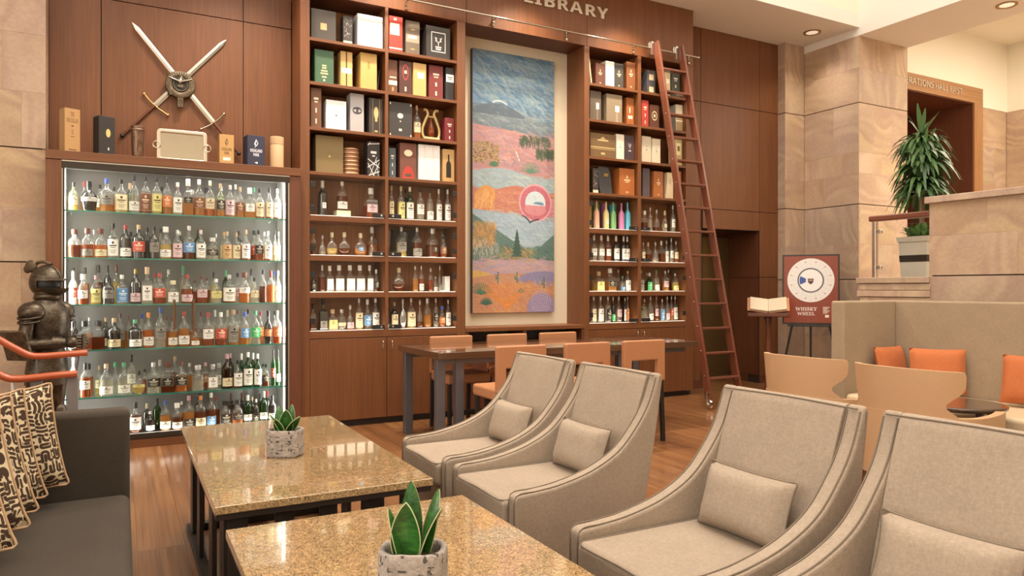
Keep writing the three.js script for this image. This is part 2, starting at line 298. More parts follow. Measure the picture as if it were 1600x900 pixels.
// ---- upper hall: raised platform, half wall, portal
const pf = struct('floor_platform', [box(7.02, 14.3, 0, 1.5, -5.05, 5.2), box(9.2, 14.3, 0, 1.5, -6.66, -5.05), box(10.3, 14.3, 0, 1.5, -9, -6.66)], M.joint, 'raised stone landing of the upper hall');
mesh('coping', rbx(6.97, 7.35, 1.47, 1.53, -5.09, -4.29, 0.006, 'z'), STONES[4], pf); mesh('coping', box(7.35, 14.3, 1.5, 1.53, -5.09, 5.2, 'z'), STONES[4], pf); mesh('coping', box(9.2, 14.3, 1.5, 1.53, -9, -5.092, 'z'), STONES[4], pf);
mesh('riser_course', rbx(6.985, 7.02, 1.40, 1.465, -5.07, -4.285, 0.003, 'z'), STONES[2], pf); mesh('riser_course', rbx(6.975, 7.02, 1.33, 1.395, -5.08, -4.285, 0.003, 'z'), STONES[0], pf); mesh('riser_course', rbx(6.99, 7.02, 0, 1.325, -5.06, -4.285, 0.003, 'z'), STONES[1], pf);
const hw = struct('wall_half', box(7.03, 7.22, 0, 2.25, -4.27, 2.2), M.joint, 'low sandstone parapet wall with pale coping');
stoneFace(hw, 'x', 7.03, -1, -4.28, 2.2, [0, 0.5, 1.02, 1.545, 1.93, 2.25], [[0.12, 0.3, 0.5, 0.75], [0.08, 0.25, 0.45, 0.7], [0.15, 0.4, 0.6, 0.8]], 0.03, [1.545]);
mesh('stone_slab', box(7.0, 7.22, 0, 2.25, -4.30, -4.271, 'x'), STONES[1], hw);
mesh('coping', rbx(6.96, 7.26, 2.25, 2.315, -4.33, 2.2, 0.008, 'z'), STONES[4], hw);
const pw = struct('wall_portal', [box(13.22, 14.3, 1.53, 4.585, -7.6, -7.22), box(10.3, 14.3, 4.89, 6, -7.6, -7.2), box(13.22, 14.04, 4.585, 4.89, -7.6, -7.2)], M.cream, 'cream upper wall over the timber portal');
stoneFace(pw, 'z', -7.22, 1, 13.22, 14.0, [1.53, 2.2, 2.85, 3.3, 3.9, 4.58], [[0.5], [], [0.6]], 0.02);
stoneFace(wr, 'x', 14.04, -1, -7.2, -2, [1.53, 2.2, 2.85, 3.3, 3.9, 4.58], [[0.2, 0.5, 0.8], [0.35, 0.7]], 0.03);
mesh('stone_core', box(14.04, 14.3, 1.53, 4.58, -9, 5.2), STONES[1], wr);
const pt = struct('door_2', [box(10.31, 13.22, 4.62, 4.888, -8.3, -7.17, 'x')], M.portal, 'timber portal of the upper hall');
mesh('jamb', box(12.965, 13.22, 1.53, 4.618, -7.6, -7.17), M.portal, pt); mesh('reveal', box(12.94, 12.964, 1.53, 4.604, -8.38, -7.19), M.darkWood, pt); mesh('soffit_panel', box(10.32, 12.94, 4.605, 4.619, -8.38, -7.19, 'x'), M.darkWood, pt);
mesh('reveal', box(12.97, 13.219, 2.5, 2.51, -7.171, -7.168), M.kick, pt);
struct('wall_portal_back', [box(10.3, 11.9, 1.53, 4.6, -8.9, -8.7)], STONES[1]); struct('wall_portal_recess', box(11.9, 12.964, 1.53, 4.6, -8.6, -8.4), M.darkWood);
const hs = thing('hall_sign', 'raised capital letters on the timber portal of the upper hall', 'sign');
letters('GENERATIONS HALL EAST', fontR, 0.1, 0.012, M.letters, hs, (g) => g.translate(10.72, 4.712, -7.1695), 1.87);

// ---- recessed downlights
function downlight(x, y, z, label, power) {
  const t = thing('ceiling_downlight', label, 'downlight', 'recessed ceiling downlights', [x, y, z]);
  mesh('trim_ring', lathe([[0.085, -0.001], [0.12, -0.001], [0.12, -0.012], [0.085, -0.008], [0.085, -0.001]], 28), M.brass, t);
  mesh('lamp_glass', new THREE.CylinderGeometry(0.084, 0.084, 0.004, 24).translate(0, -0.004, 0), M.lampGlow, t);
  const s = new THREE.SpotLight(WARM, power, 0, 0.95, 0.8, 2); s.name = 'downlight_light'; s.castShadow = true; s.position.set(x, y - 0.03, z); s.target.position.set(x, 0, z); scene.add(s, s.target); s.shadow.radius = 3;
}
downlight(8.766, 5.11, -7.104, 'brass ringed downlight in the plaster soffit beside the stone pillar', 5);
downlight(9.842, 5.0, -5.05, 'downlight in the deep plaster beam over the landing', 30);
for (const [x, w] of [[1.0, 'crossed swords'], [2.5, 'left bookcase'], [4.1, 'painting'], [5.5, 'right bookcase']]) downlight(x, 5.11, -6.78, `downlight in the soffit above the picture, over the ${w}`, 34);

// ================================================================ BOOKCASES AND THE GLOWING CABINET
const SHELVES = [3.93, 3.49, 3.035, 2.59, 2.15, 1.75, 1.377, 0.985];
function shelfLed(x0, x1, y, parent, I = 5) {
  mesh('light_strip', box(x0 + 0.01, x1 - 0.01, y, y + 0.006, -7.325, -7.317), M.ledWarm, parent);
  area('shelf_light', x1 - x0 - 0.04, 0.012, [(x0 + x1) / 2, y + 0.012, -7.325], [(x0 + x1) / 2, y + 0.32, -7.6], WARM, I);
}
function bookcase(label, xs, handles) {
  const [x0, a0, a1, b0, b1, x1] = xs, t = thing('bookcase', label, 'bookcase', null, [0, 0, 0]);
  const zf = -7.3, zb = -7.7;
  mesh('side_panel', rbx(x0, a0, 0.06, 4.368, zb, zf, 0.002), M.wood, t); mesh('side_panel', rbx(b1, x1, 0.06, 4.368, zb, zf, 0.002), M.wood, t);
  mesh('divider', rbx(a1, b0, 0.985, 4.368, zb + 0.015, zf - 0.002, 0.002), M.wood, t);
  mesh('back_panel', box(a0, b1, 0.06, 4.368, zb, zb + 0.015), M.shelfBack, t);
  SHELVES.forEach((y, i) => {
    const th = i < 4 ? 0.032 : 0.055;
    if (i < 7) for (const [l, r] of [[a0, a1], [b0, b1]]) mesh('shelf', rbx(l, r, y - th, y, zb + 0.015, zf - 0.003, 0.002, 'x'), M.wood, t);
    else mesh('shelf', rbx(a0, b1, y - 0.075, y, zb + 0.015, zf - 0.001, 0.002, 'x'), M.wood, t);
    if (i >= 4) for (const [l, r] of [[a0, a1], [b0, b1]]) shelfLed(l, r, y, t, i === 4 ? 24 : 34);
  });
  mesh('carcass', box(a0, b1, 0.06, 0.91, zb + 0.015, zf - 0.024), M.darkWood, t);
  const mid = (a1 + b0) / 2;
  for (const [l, r, h] of [[a0, mid, mid - 0.05], [mid, b1, mid + 0.05]]) {
    const d = mesh('door', rbx(l + 0.003, r - 0.003, 0.07, 0.902, zf - 0.022, zf, 0.002), WOODS[1], t);
    mesh('handle', [tube([[h, 0.865, zf], [h, 0.865, zf + 0.03], [h, 0.835, zf + 0.034], [h, 0.79, zf + 0.03], [h, 0.785, zf]], 0.006, 20)], M.chrome, d, 'chrome bow handle');
  }
  mesh('plinth', box(x0, x1, 0, 0.06, zb, zf - 0.06), M.kick, t);
  // glass fronts of the lower shelves with their black locks and hinges
  const rows = [[2.152, 2.556], [1.752, 2.093], [0.988, 1.693]];
  rows.forEach(([y0, y1], k) => [[a0, a1], [b0, b1]].forEach(([l, r], s) => {
    const p = mesh('glass_pane', box(l + 0.006, r - 0.006, y0 + 0.012, y1, -7.311, -7.307), M.glass, t);
    const lx = s ? l + 0.075 : r - 0.075;
    const lk = mesh('lock', rbx(lx - 0.065, lx + 0.065, y0 + 0.002, y0 + 0.047, -7.306, -7.29, 0.003), M.black, p, 'black lock box'); mesh('keyhole', new THREE.CylinderGeometry(0.011, 0.011, 0.006, 14).rotateX(Math.PI / 2).translate(lx + (s ? -0.03 : 0.03), y0 + 0.026, -7.288), M.chrome, lk);
    const hx = s ? r - 0.03 : l + 0.03;
    for (const hy of k === 2 ? [y0 + 0.1, y1 - 0.14] : [y0 + 0.07, y1 - 0.1]) mesh('hinge', rbx(hx - 0.025, hx + 0.025, hy - 0.03, hy + 0.03, -7.306, -7.297, 0.003), M.black, p, 'black hinge plate');
  }));
  return t;
}
bookcase('tall cherry bookcase of boxes and bottles left of the painting', [1.56, 1.652, 2.435, 2.47, 3.257, 3.36]);
bookcase('tall cherry bookcase right of the painting, partly behind the ladder', [4.947, 5.022, 5.767, 5.818, 6.564, 6.69]);

// ---- glowing glass fronted cabinet
const CY = [2.092, 1.685, 1.278, 0.881, 0.468];
{
  const t = thing('display_cabinet', 'wide glowing glass fronted bottle cabinet under the crossed swords', 'cabinet'), zf = -7.22, zb = -7.7;
  mesh('top_board', rbx(-0.565, 1.55, 2.515, 2.59, zb, zf + 0.01, 0.003, 'x'), M.wood, t);
  mesh('side_stile', rbx(-0.565, -0.447, 0.0, 2.513, zb, zf, 0.003), M.wood, t); mesh('side_stile', rbx(1.44, 1.55, 0, 2.513, zb, zf, 0.003), M.darkWood, t);
  mesh('plinth', rbx(-0.447, 1.44, 0, 0.075, zb, zf - 0.004, 0.003, 'x'), M.wood, t);
  mesh('deck', box(-0.447, 1.44, 0.076, 0.115, zb, zf - 0.01), M.black, t);
  mesh('back_panel', box(-0.43, 1.42, 0.115, 2.5, -7.7, -7.66), M.cabBack, t);
  mesh('liner', box(-0.447, -0.432, 0.115, 2.5, -7.66, -7.25), M.cabSide, t); mesh('liner', box(1.404, 1.42, 0.115, 2.5, -7.66, -7.25), M.cabSide, t); mesh('liner', box(-0.432, 1.404, 2.495, 2.513, -7.66, -7.25), M.cabSide, t);
  const fr = mesh('frame', [rbx(-0.447, 1.44, 2.445, 2.50, zf - 0.03, zf + 0.006, 0.003), rbx(-0.447, -0.428, 0.115, 2.444, zf - 0.03, zf + 0.004, 0.003), rbx(1.402, 1.44, 0.115, 2.444, zf - 0.03, zf + 0.004, 0.003), rbx(-0.428, 1.402, 0.08, 0.125, zf - 0.03, zf + 0.004, 0.003)], M.cabFrame, t, 'dark bronze frame');
  mesh('frame_lip', [box(-0.447, 1.44, 2.5005, 2.511, zf - 0.01, zf + 0.008), box(1.425, 1.437, 0.12, 2.44, zf + 0.0045, zf + 0.009), box(-0.447, -0.441, 0.12, 2.44, zf + 0.0045, zf + 0.009)], M.frameLip, fr);
  for (const y of CY) { const s = mesh('glass_shelf', box(-0.431, 1.403, y - 0.012, y, -7.655, zf - 0.033), M.shelfGlass, t, 'green edged glass shelf'); mesh('polished_edge', box(-0.431, 1.403, y - 0.012, y, zf - 0.0328, zf - 0.031), M.shelfEdge, s); }
  for (const [a, b, h] of [[-0.427, 0.4955, 0.419], [0.4985, 1.401, 0.579]]) {
    const d = mesh('glass_door', box(a, b, 0.127, 2.443, zf - 0.008, zf - 0.004), M.glass, t);
    mesh('door_handle', [bar([h, 1.04, zf + 0.03], [h, 1.315, zf + 0.03], 0.012, 12), bar([h, 1.08, zf - 0.004], [h, 1.08, zf + 0.03], 0.006), bar([h, 1.275, zf - 0.004], [h, 1.275, zf + 0.03], 0.006)], M.bronze, d, 'dark bronze bar handle');
  }
  for (const [x, s] of [[-0.427, 1], [1.399, -1]]) {
    mesh('light_strip', box(x - 0.003, x + 0.003, 0.13, 2.44, -7.30, -7.265), M.led, t, 'white light strip');
    area('cabinet_light', 0.035, 2.3, [x + s * 0.006, 1.285, -7.283], [x + s * 1, 1.285, -7.40], new THREE.Color(1, 0.96, 0.88), 105);
  }
  mesh('light_strip', box(-0.4, 1.38, 2.488, 2.494, -7.32, -7.28), M.led, t, 'white light strip');
  area('cabinet_light', 1.75, 0.03, [0.49, 2.484, -7.30], [0.49, 0, -7.42], new THREE.Color(1, 0.96, 0.88), 28);
  mesh('light_strip', box(-0.4, 1.38, 0.1155, 0.121, -7.275, -7.262), M.led, t, 'white light strip');
  area('cabinet_light', 1.75, 0.012, [0.49, 0.125, -7.27], [0.49, 0.4, -7.5], new THREE.Color(1, 0.93, 0.8), 26);
}

// ---------------------------------------------------------------- bottles
const BOTTLES = {
  c0: [2.092, [
    [-0.369,-7.33,0.075,0.246,'T y g k em'],
    [-0.252,-7.33,0.132,0.262,'B k d k wt'],
    [-0.115,-7.33,0.114,0.294,'T c a b gm'],
    [-0.003,-7.33,0.103,0.297,'T c g k ef'],
    [0.098,-7.33,0.091,0.338,'T c p k wl'],
    [0.191,-7.33,0.087,0.340,'T c r k nf'],
    [0.281,-7.33,0.086,0.340,'T c g k yf'],
    [0.368,-7.33,0.079,0.340,'T c a k om'],
    [0.454,-7.33,0.085,0.300,'T c p w wf'],
    [0.543,-7.33,0.084,0.340,'S c a w kt'],
    [0.638,-7.33,0.097,0.340,'T c a w nm'],
    [0.733,-7.33,0.087,0.337,'T c o e em'],
    [0.821,-7.33,0.081,0.313,'T y a t km'],
    [0.910,-7.33,0.089,0.307,'T c a s pf'],
    [0.999,-7.33,0.079,0.295,'T c a t nm'],
    [1.087,-7.33,0.090,0.294,'S c a w wm'],
    [1.180,-7.33,0.087,0.294,'T c r k ef'],
    [1.269,-7.33,0.071,0.301,'T c r k ef'],
    [1.344,-7.33,0.071,0.301,'T c r w wf'],
    [-0.297,-7.50,0.064,0.275,'T c a r -'],
    [-0.173,-7.50,0.078,0.261,'T c a k wm'],
    [-0.061,-7.50,0.065,0.245,'T c a k -'],
    [0.069,-7.50,0.082,0.290,'W G a t -'],
    [0.199,-7.50,0.082,0.300,'T c p k -'],
    [0.329,-7.50,0.082,0.274,'T k d k -'],
    [0.459,-7.50,0.082,0.287,'T c g n -'],
    [0.590,-7.50,0.082,0.262,'Q c a s -'],
    [0.720,-7.50,0.082,0.290,'Q c p k -'],
    [0.850,-7.50,0.082,0.313,'T c p s -'],
    [0.980,-7.50,0.070,0.340,'T c p w -'],
    [1.153,-7.50,0.071,0.319,'T c p G -'],
  ]],
  c1: [1.685, [
    [-0.361,-7.33,0.096,0.244,'Q c d n -'],
    [-0.264,-7.33,0.092,0.256,'Q c r n gl'],
    [-0.164,-7.33,0.098,0.257,'Q c o n el'],
    [-0.066,-7.33,0.090,0.309,'T c p k wf'],
    [0.031,-7.33,0.095,0.299,'T k d r wl'],
    [0.135,-7.33,0.103,0.304,'T k d t rm'],
    [0.260,-7.33,0.084,0.291,'T k d k gm'],
    [0.355,-7.33,0.098,0.295,'Q c g w wl'],
    [0.452,-7.33,0.088,0.269,'T c r s pf'],
    [0.551,-7.33,0.103,0.312,'T c d s bm'],
    [0.651,-7.33,0.089,0.277,'T c p s wf'],
    [0.754,-7.33,0.109,0.208,'Q c p s km'],
    [0.879,-7.33,0.089,0.270,'T c p t tf'],
    [0.967,-7.33,0.078,0.265,'T c p t ef'],
    [1.050,-7.33,0.081,0.292,'T c r t wf'],
    [1.172,-7.33,0.083,0.297,'T c r k km'],
    [1.255,-7.33,0.076,0.288,'T c r w wf'],
    [1.325,-7.33,0.034,0.297,'T c g k ym'],
    [1.360,-7.33,0.031,0.286,'T c p w wf'],
    [-0.377,-7.50,0.057,0.231,'T c g w -'],
    [-0.218,-7.50,0.064,0.256,'T c a s -'],
    [-0.076,-7.50,0.082,0.302,'T k r k -'],
    [0.067,-7.50,0.082,0.250,'Q c r k -'],
    [0.209,-7.50,0.080,0.302,'T k d k -'],
    [0.321,-7.50,0.067,0.289,'T c p k -'],
    [0.482,-7.50,0.082,0.268,'T k d w -'],
    [0.643,-7.50,0.082,0.294,'T G d n -'],
    [0.804,-7.50,0.051,0.258,'T c p s -'],
    [0.871,-7.50,0.076,0.278,'T c p t ef'],
    [1.012,-7.50,0.082,0.293,'T k r k -'],
    [1.153,-7.50,0.078,0.302,'T c r k rm'],
    [1.251,-7.50,0.071,0.293,'T c p w ef'],
  ]],
  c2: [1.278, [
    [-0.371,-7.33,0.064,0.289,'T w w w rm'],
    [-0.297,-7.33,0.079,0.262,'Q c r w wm'],
    [-0.200,-7.33,0.087,0.252,'T c g p yf'],
    [-0.105,-7.33,0.096,0.243,'T k d k gm'],
    [0.003,-7.33,0.102,0.259,'T c p w bf'],
    [0.111,-7.33,0.090,0.312,'T k d g pl'],
    [0.203,-7.33,0.087,0.331,'S c p t wf'],
    [0.304,-7.33,0.107,0.276,'T c r r rm'],
    [0.415,-7.33,0.099,0.210,'Q c p e wf'],
    [0.536,-7.33,0.100,0.264,'T c r r pl'],
    [0.662,-7.33,0.094,0.259,'T c r n pm'],
    [0.785,-7.33,0.102,0.227,'T c p w ym'],
    [0.901,-7.33,0.116,0.267,'T c r s wf'],
    [1.036,-7.33,0.100,0.293,'Q c o n wt'],
    [1.131,-7.33,0.082,0.238,'T c p k em'],
    [1.209,-7.33,0.068,0.319,'T c d k -'],
    [1.287,-7.33,0.070,0.311,'W c o r -'],
    [1.353,-7.33,0.055,0.309,'T c p w wf'],
    [-0.377,-7.50,0.057,0.324,'W c a k -'],
    [-0.287,-7.50,0.064,0.325,'W c a k -'],
    [-0.184,-7.50,0.076,0.347,'W c d k -'],
    [-0.111,-7.50,0.063,0.348,'W k d k -'],
    [-0.043,-7.50,0.065,0.349,'W c g n -'],
    [0.115,-7.50,0.082,0.271,'T k a k -'],
    [0.273,-7.50,0.067,0.276,'T c p r -'],
    [0.386,-7.50,0.074,0.313,'T c p w -'],
    [0.512,-7.50,0.068,0.351,'W c p G -'],
    [0.612,-7.50,0.068,0.218,'T c r n -'],
    [0.720,-7.50,0.058,0.244,'T c r n -'],
    [0.782,-7.50,0.059,0.299,'W c g k -'],
    [0.891,-7.50,0.063,0.313,'W G p G -'],
    [0.998,-7.50,0.077,0.289,'T c p k pm'],
    [1.127,-7.50,0.064,0.329,'W c p k -'],
    [1.349,-7.50,0.058,0.312,'T c p b -'],
  ]],
  c3: [0.881, [
    [-0.375,-7.33,0.066,0.264,'T k d k wl'],
    [-0.286,-7.33,0.103,0.251,'S c r k -'],
    [-0.180,-7.33,0.101,0.252,'S c d k -'],
    [-0.060,-7.33,0.108,0.271,'T k d t el'],
    [0.106,-7.33,0.110,0.254,'T k d G wl'],
    [0.214,-7.33,0.091,0.315,'T c o o wl'],
    [0.312,-7.33,0.098,0.361,'T c p b gm'],
    [0.415,-7.33,0.083,0.271,'T c a n wl'],
    [0.509,-7.33,0.097,0.320,'T c a r wl'],
    [0.604,-7.33,0.074,0.166,'Q c a n wl'],
    [0.715,-7.33,0.101,0.307,'T c r r wm'],
    [0.827,-7.33,0.102,0.308,'T c r w rm'],
    [0.939,-7.33,0.104,0.330,'T c a t gf'],
    [1.041,-7.33,0.091,0.308,'T c a b bm'],
    [1.139,-7.33,0.094,0.319,'T c p G Gm'],
    [1.258,-7.33,0.084,0.317,'B k d k om'],
    [1.343,-7.33,0.079,0.316,'T c r e om'],
    [-0.366,-7.50,0.057,0.246,'T k d k -'],
    [-0.257,-7.50,0.058,0.272,'T c a s -'],
    [-0.127,-7.50,0.065,0.270,'T k d t el'],
    [-0.012,-7.50,0.076,0.308,'T c a n gm'],
    [0.059,-7.50,0.058,0.284,'T c a n -'],
    [0.167,-7.50,0.080,0.299,'T c p b em'],
    [0.370,-7.50,0.067,0.272,'T c a n -'],
    [0.596,-7.50,0.068,0.237,'T c a n -'],
    [0.669,-7.50,0.069,0.309,'T c a n gm'],
    [0.794,-7.50,0.062,0.326,'W c p s -'],
    [0.904,-7.50,0.063,0.324,'W c p e -'],
    [1.004,-7.50,0.056,0.323,'T c a n -'],
    [1.099,-7.50,0.064,0.328,'T c p k -'],
    [1.215,-7.50,0.067,0.307,'T c o r om'],
    [1.280,-7.50,0.054,0.312,'T c r r -'],
    [1.349,-7.50,0.058,0.311,'T c p k -'],
  ]],
  c4: [0.468, [
    [-0.369,-7.33,0.075,0.344,'T w w w bt'],
    [-0.281,-7.33,0.082,0.297,'W c r k wm'],
    [-0.120,-7.33,0.108,0.281,'T c p t wl'],
    [0.018,-7.33,0.103,0.282,'T c p G wl'],
    [0.137,-7.33,0.103,0.210,'R c g k ym'],
    [0.255,-7.33,0.116,0.274,'T c p s km'],
    [0.371,-7.33,0.109,0.279,'S c d n km'],
    [0.484,-7.33,0.108,0.274,'T c o n km'],
    [0.626,-7.33,0.107,0.231,'Q c p s -'],
    [0.756,-7.33,0.088,0.231,'S c p s wf'],
    [0.882,-7.33,0.101,0.322,'T n d p el'],
    [0.979,-7.33,0.086,0.262,'T c d k wf'],
    [1.071,-7.33,0.089,0.332,'T G p w wf'],
    [1.158,-7.33,0.077,0.313,'T G p w wf'],
    [1.236,-7.33,0.071,0.212,'T c d k km'],
    [1.305,-7.33,0.045,0.347,'W G g k rm'],
    [1.354,-7.33,0.047,0.345,'W G g k wl'],
    [-0.253,-7.50,0.058,0.277,'W c a k -'],
    [-0.178,-7.50,0.065,0.251,'T c g t em'],
    [-0.051,-7.50,0.085,0.279,'C c p G -'],
    [0.078,-7.50,0.072,0.340,'W c p k wm'],
    [0.188,-7.50,0.066,0.202,'T c r k -'],
    [0.315,-7.50,0.082,0.280,'W c p s -'],
    [0.442,-7.50,0.082,0.306,'T c d t -'],
    [0.570,-7.50,0.075,0.237,'T c a s -'],
    [0.708,-7.50,0.076,0.236,'T c r p nm'],
    [0.829,-7.50,0.069,0.224,'S c p s wf'],
    [0.933,-7.50,0.070,0.312,'T n d p -'],
    [1.034,-7.50,0.063,0.308,'W G p w -'],
    [1.144,-7.50,0.064,0.309,'W G p w -'],
    [1.238,-7.50,0.064,0.197,'T c g k ym'],
  ]],
  c5: [0.115, [
    [0.110,-7.33,0.097,0.268,'W c d k wf'],
    [0.227,-7.33,0.078,0.177,'T k d w wl'],
    [0.354,-7.33,0.094,0.264,'T c a b wl'],
    [0.450,-7.33,0.090,0.239,'Q c d w wl'],
    [0.550,-7.33,0.101,0.294,'T c a p kl'],
    [0.650,-7.33,0.091,0.293,'T c d o el'],
    [0.742,-7.33,0.085,0.310,'T c d w bl'],
    [0.868,-7.33,0.108,0.225,'Q c o k kf'],
    [0.975,-7.33,0.099,0.229,'Q c o k km'],
    [1.069,-7.33,0.081,0.266,'W G d w wl'],
    [1.144,-7.33,0.059,0.224,'T k d w kl'],
    [1.216,-7.33,0.078,0.293,'W G d s wl'],
    [1.297,-7.33,0.075,0.250,'W k d k wl'],
    [0.206,-7.50,0.073,0.228,'W k d e -'],
    [0.292,-7.50,0.074,0.269,'W G d k -'],
    [0.501,-7.50,0.061,0.223,'T c a w -'],
    [0.653,-7.50,0.082,0.287,'Q k d k -'],
    [0.806,-7.50,0.062,0.244,'T c r r -'],
    [0.939,-7.50,0.070,0.272,'W k d n -'],
    [1.040,-7.50,0.070,0.271,'W k d n -'],
    [1.135,-7.50,0.064,0.220,'T k d t -'],
    [1.214,-7.50,0.057,0.246,'W k d k -'],
    [1.281,-7.50,0.064,0.273,'W k d r -'],
  ]],
  l0: [2.15, [
    [1.814,-7.45,0.099,0.370,'W k d w ws'],
    [2.328,-7.45,0.122,0.329,'S c r w pm'],
    [2.550,-7.45,0.055,0.370,'T c g e ef'],
    [2.658,-7.45,0.083,0.370,'T c g e yf'],
    [2.763,-7.45,0.084,0.370,'T G d w wf'],
    [2.883,-7.45,0.084,0.370,'T c p k wm'],
    [2.997,-7.45,0.078,0.370,'T c p k wl'],
    [3.106,-7.45,0.071,0.370,'T c p w wf'],
    [3.205,-7.45,0.072,0.370,'T c p w wf'],
    [2.771,-7.60,0.057,0.370,'T k d k -'],
  ]],
  l1: [1.75, [
    [1.722,-7.45,0.056,0.242,'T c d o -'],
    [1.814,-7.45,0.079,0.212,'C c p s -'],
    [1.915,-7.45,0.116,0.244,'R c g e -'],
    [2.042,-7.45,0.130,0.249,'R c d e -'],
    [2.212,-7.45,0.135,0.246,'R c a e bs'],
    [2.334,-7.45,0.068,0.217,'C c p s -'],
    [2.665,-7.45,0.111,0.330,'T c g s gm'],
    [2.845,-7.45,0.112,0.330,'T c d s gl'],
    [3.030,-7.45,0.135,0.330,'Q c d s ks'],
    [3.156,-7.45,0.079,0.248,'T c r k nm'],
    [2.384,-7.60,0.090,0.330,'S c o w -'],
  ]],
  l2: [1.377, [
    [1.722,-7.45,0.056,0.177,'T k d k km'],
    [1.813,-7.45,0.075,0.276,'W c d s -'],
    [1.889,-7.45,0.069,0.271,'S c p w Wf'],
    [1.988,-7.45,0.090,0.279,'S c p w Wf'],
    [2.103,-7.45,0.090,0.281,'S c p w Wf'],
    [2.209,-7.45,0.091,0.282,'S c p w Wf'],
    [2.316,-7.45,0.065,0.284,'S c p w Wf'],
    [2.385,-7.45,0.066,0.240,'Q c d s km'],
    [2.636,-7.45,0.152,0.261,'R c d e -'],
    [2.826,-7.45,0.069,0.280,'T c a s -'],
    [2.895,-7.45,0.059,0.286,'T c r s wl'],
    [3.011,-7.45,0.059,0.259,'T c r s -'],
    [3.068,-7.45,0.047,0.167,'T c p s wl'],
    [3.119,-7.45,0.048,0.296,'C c p s -'],
  ]],
  l3: [0.985, [
    [1.722,-7.45,0.056,0.275,'S c d k -'],
    [1.823,-7.45,0.076,0.325,'S k d k gl'],
    [1.915,-7.45,0.089,0.213,'S c g t yf'],
    [2.011,-7.45,0.087,0.212,'Q c p s ek'],
    [2.103,-7.45,0.087,0.260,'C c o s pl'],
    [2.196,-7.45,0.081,0.324,'T c g s ef'],
    [2.288,-7.45,0.091,0.316,'B c p w bf'],
    [2.379,-7.45,0.082,0.325,'T c p w wf'],
    [2.502,-7.45,0.051,0.322,'W k d s -'],
    [2.585,-7.45,0.083,0.280,'T k d t ef'],
    [2.680,-7.45,0.076,0.314,'B s s s -'],
    [2.780,-7.45,0.098,0.323,'T c g s ef'],
    [2.875,-7.45,0.077,0.308,'C c d s -'],
    [2.969,-7.45,0.092,0.322,'Q c a s -'],
    [3.067,-7.45,0.063,0.318,'T c p s km'],
    [3.141,-7.45,0.073,0.234,'Q c o b om'],
    [3.212,-7.45,0.062,0.302,'T c d s wf'],
  ]],
  r0: [2.15, [
    [5.228,-7.45,0.076,0.356,'T P P P -'],
    [5.379,-7.45,0.077,0.356,'T Y Y Y ws'],
    [5.488,-7.45,0.077,0.355,'T L L L -'],
    [5.609,-7.45,0.078,0.353,'T M M M -'],
    [5.720,-7.45,0.082,0.368,'T A A A -'],
    [5.990,-7.45,0.088,0.274,'Q c d w -'],
    [6.086,-7.45,0.059,0.321,'T c p s -'],
    [6.192,-7.45,0.093,0.306,'C c d s -'],
    [6.322,-7.45,0.093,0.291,'R c p e es'],
    [6.472,-7.45,0.068,0.370,'T c p s wm'],
  ]],
  r1: [1.75, [
    [5.193,-7.45,0.080,0.330,'W c p w wm'],
    [5.300,-7.45,0.080,0.330,'W c p w wm'],
    [5.414,-7.45,0.081,0.330,'W c r w wm'],
    [5.528,-7.45,0.085,0.330,'W k d w wf'],
    [5.644,-7.45,0.070,0.330,'W k d w wf'],
    [5.718,-7.45,0.071,0.330,'W k d w wf'],
    [5.977,-7.45,0.050,0.261,'T c p w ef'],
    [6.054,-7.45,0.067,0.264,'S c d t -'],
    [6.166,-7.45,0.097,0.280,'C c p s -'],
    [6.279,-7.45,0.076,0.292,'S c d s -'],
    [6.366,-7.45,0.055,0.294,'T c p s wf'],
    [6.441,-7.45,0.065,0.330,'T c p s wm'],
    [6.511,-7.45,0.069,0.292,'T c r s em'],
  ]],
  r2: [1.377, [
    [5.268,-7.45,0.112,0.248,'S c g t yf'],
    [5.438,-7.45,0.117,0.290,'S c a w km'],
    [5.634,-7.45,0.069,0.194,'T c p G bl'],
    [5.714,-7.45,0.084,0.261,'T c p t wf'],
    [5.928,-7.45,0.087,0.272,'T y p s gf'],
    [6.070,-7.45,0.075,0.240,'Q G p s Gf'],
    [6.192,-7.45,0.088,0.275,'T c p G wl'],
    [6.333,-7.45,0.089,0.268,'T c a s pm'],
    [6.497,-7.45,0.098,0.236,'T c g s yl'],
    [5.680,-7.60,0.075,0.280,'T c p s -'],
    [5.973,-7.60,0.059,0.250,'T c a s -'],
    [6.143,-7.60,0.060,0.243,'T c a s -'],
    [6.516,-7.60,0.061,0.291,'T c a s -'],
  ]],
  r3: [0.985, [
    [5.183,-7.45,0.072,0.325,'T c p w ef'],
    [5.290,-7.45,0.080,0.325,'T c p w wf'],
    [5.405,-7.45,0.089,0.325,'T c p s kf'],
    [5.493,-7.45,0.057,0.325,'T k d s Gl'],
    [5.583,-7.45,0.078,0.325,'T c p s pm'],
    [5.680,-7.45,0.039,0.304,'T k d w wf'],
    [5.724,-7.45,0.044,0.324,'T c a s of'],
    [5.870,-7.45,0.075,0.325,'T L p A -'],
    [5.980,-7.45,0.087,0.289,'T y p s -'],
    [6.096,-7.45,0.080,0.325,'T c p s wl'],
    [6.192,-7.45,0.063,0.325,'T c r p pm'],
    [6.279,-7.45,0.068,0.287,'T c p s bf'],
    [6.366,-7.45,0.068,0.325,'T c p s pl'],
    [6.446,-7.45,0.058,0.325,'T c a s rm'],
    [6.513,-7.45,0.070,0.325,'T c p s wf'],
  ]],
};
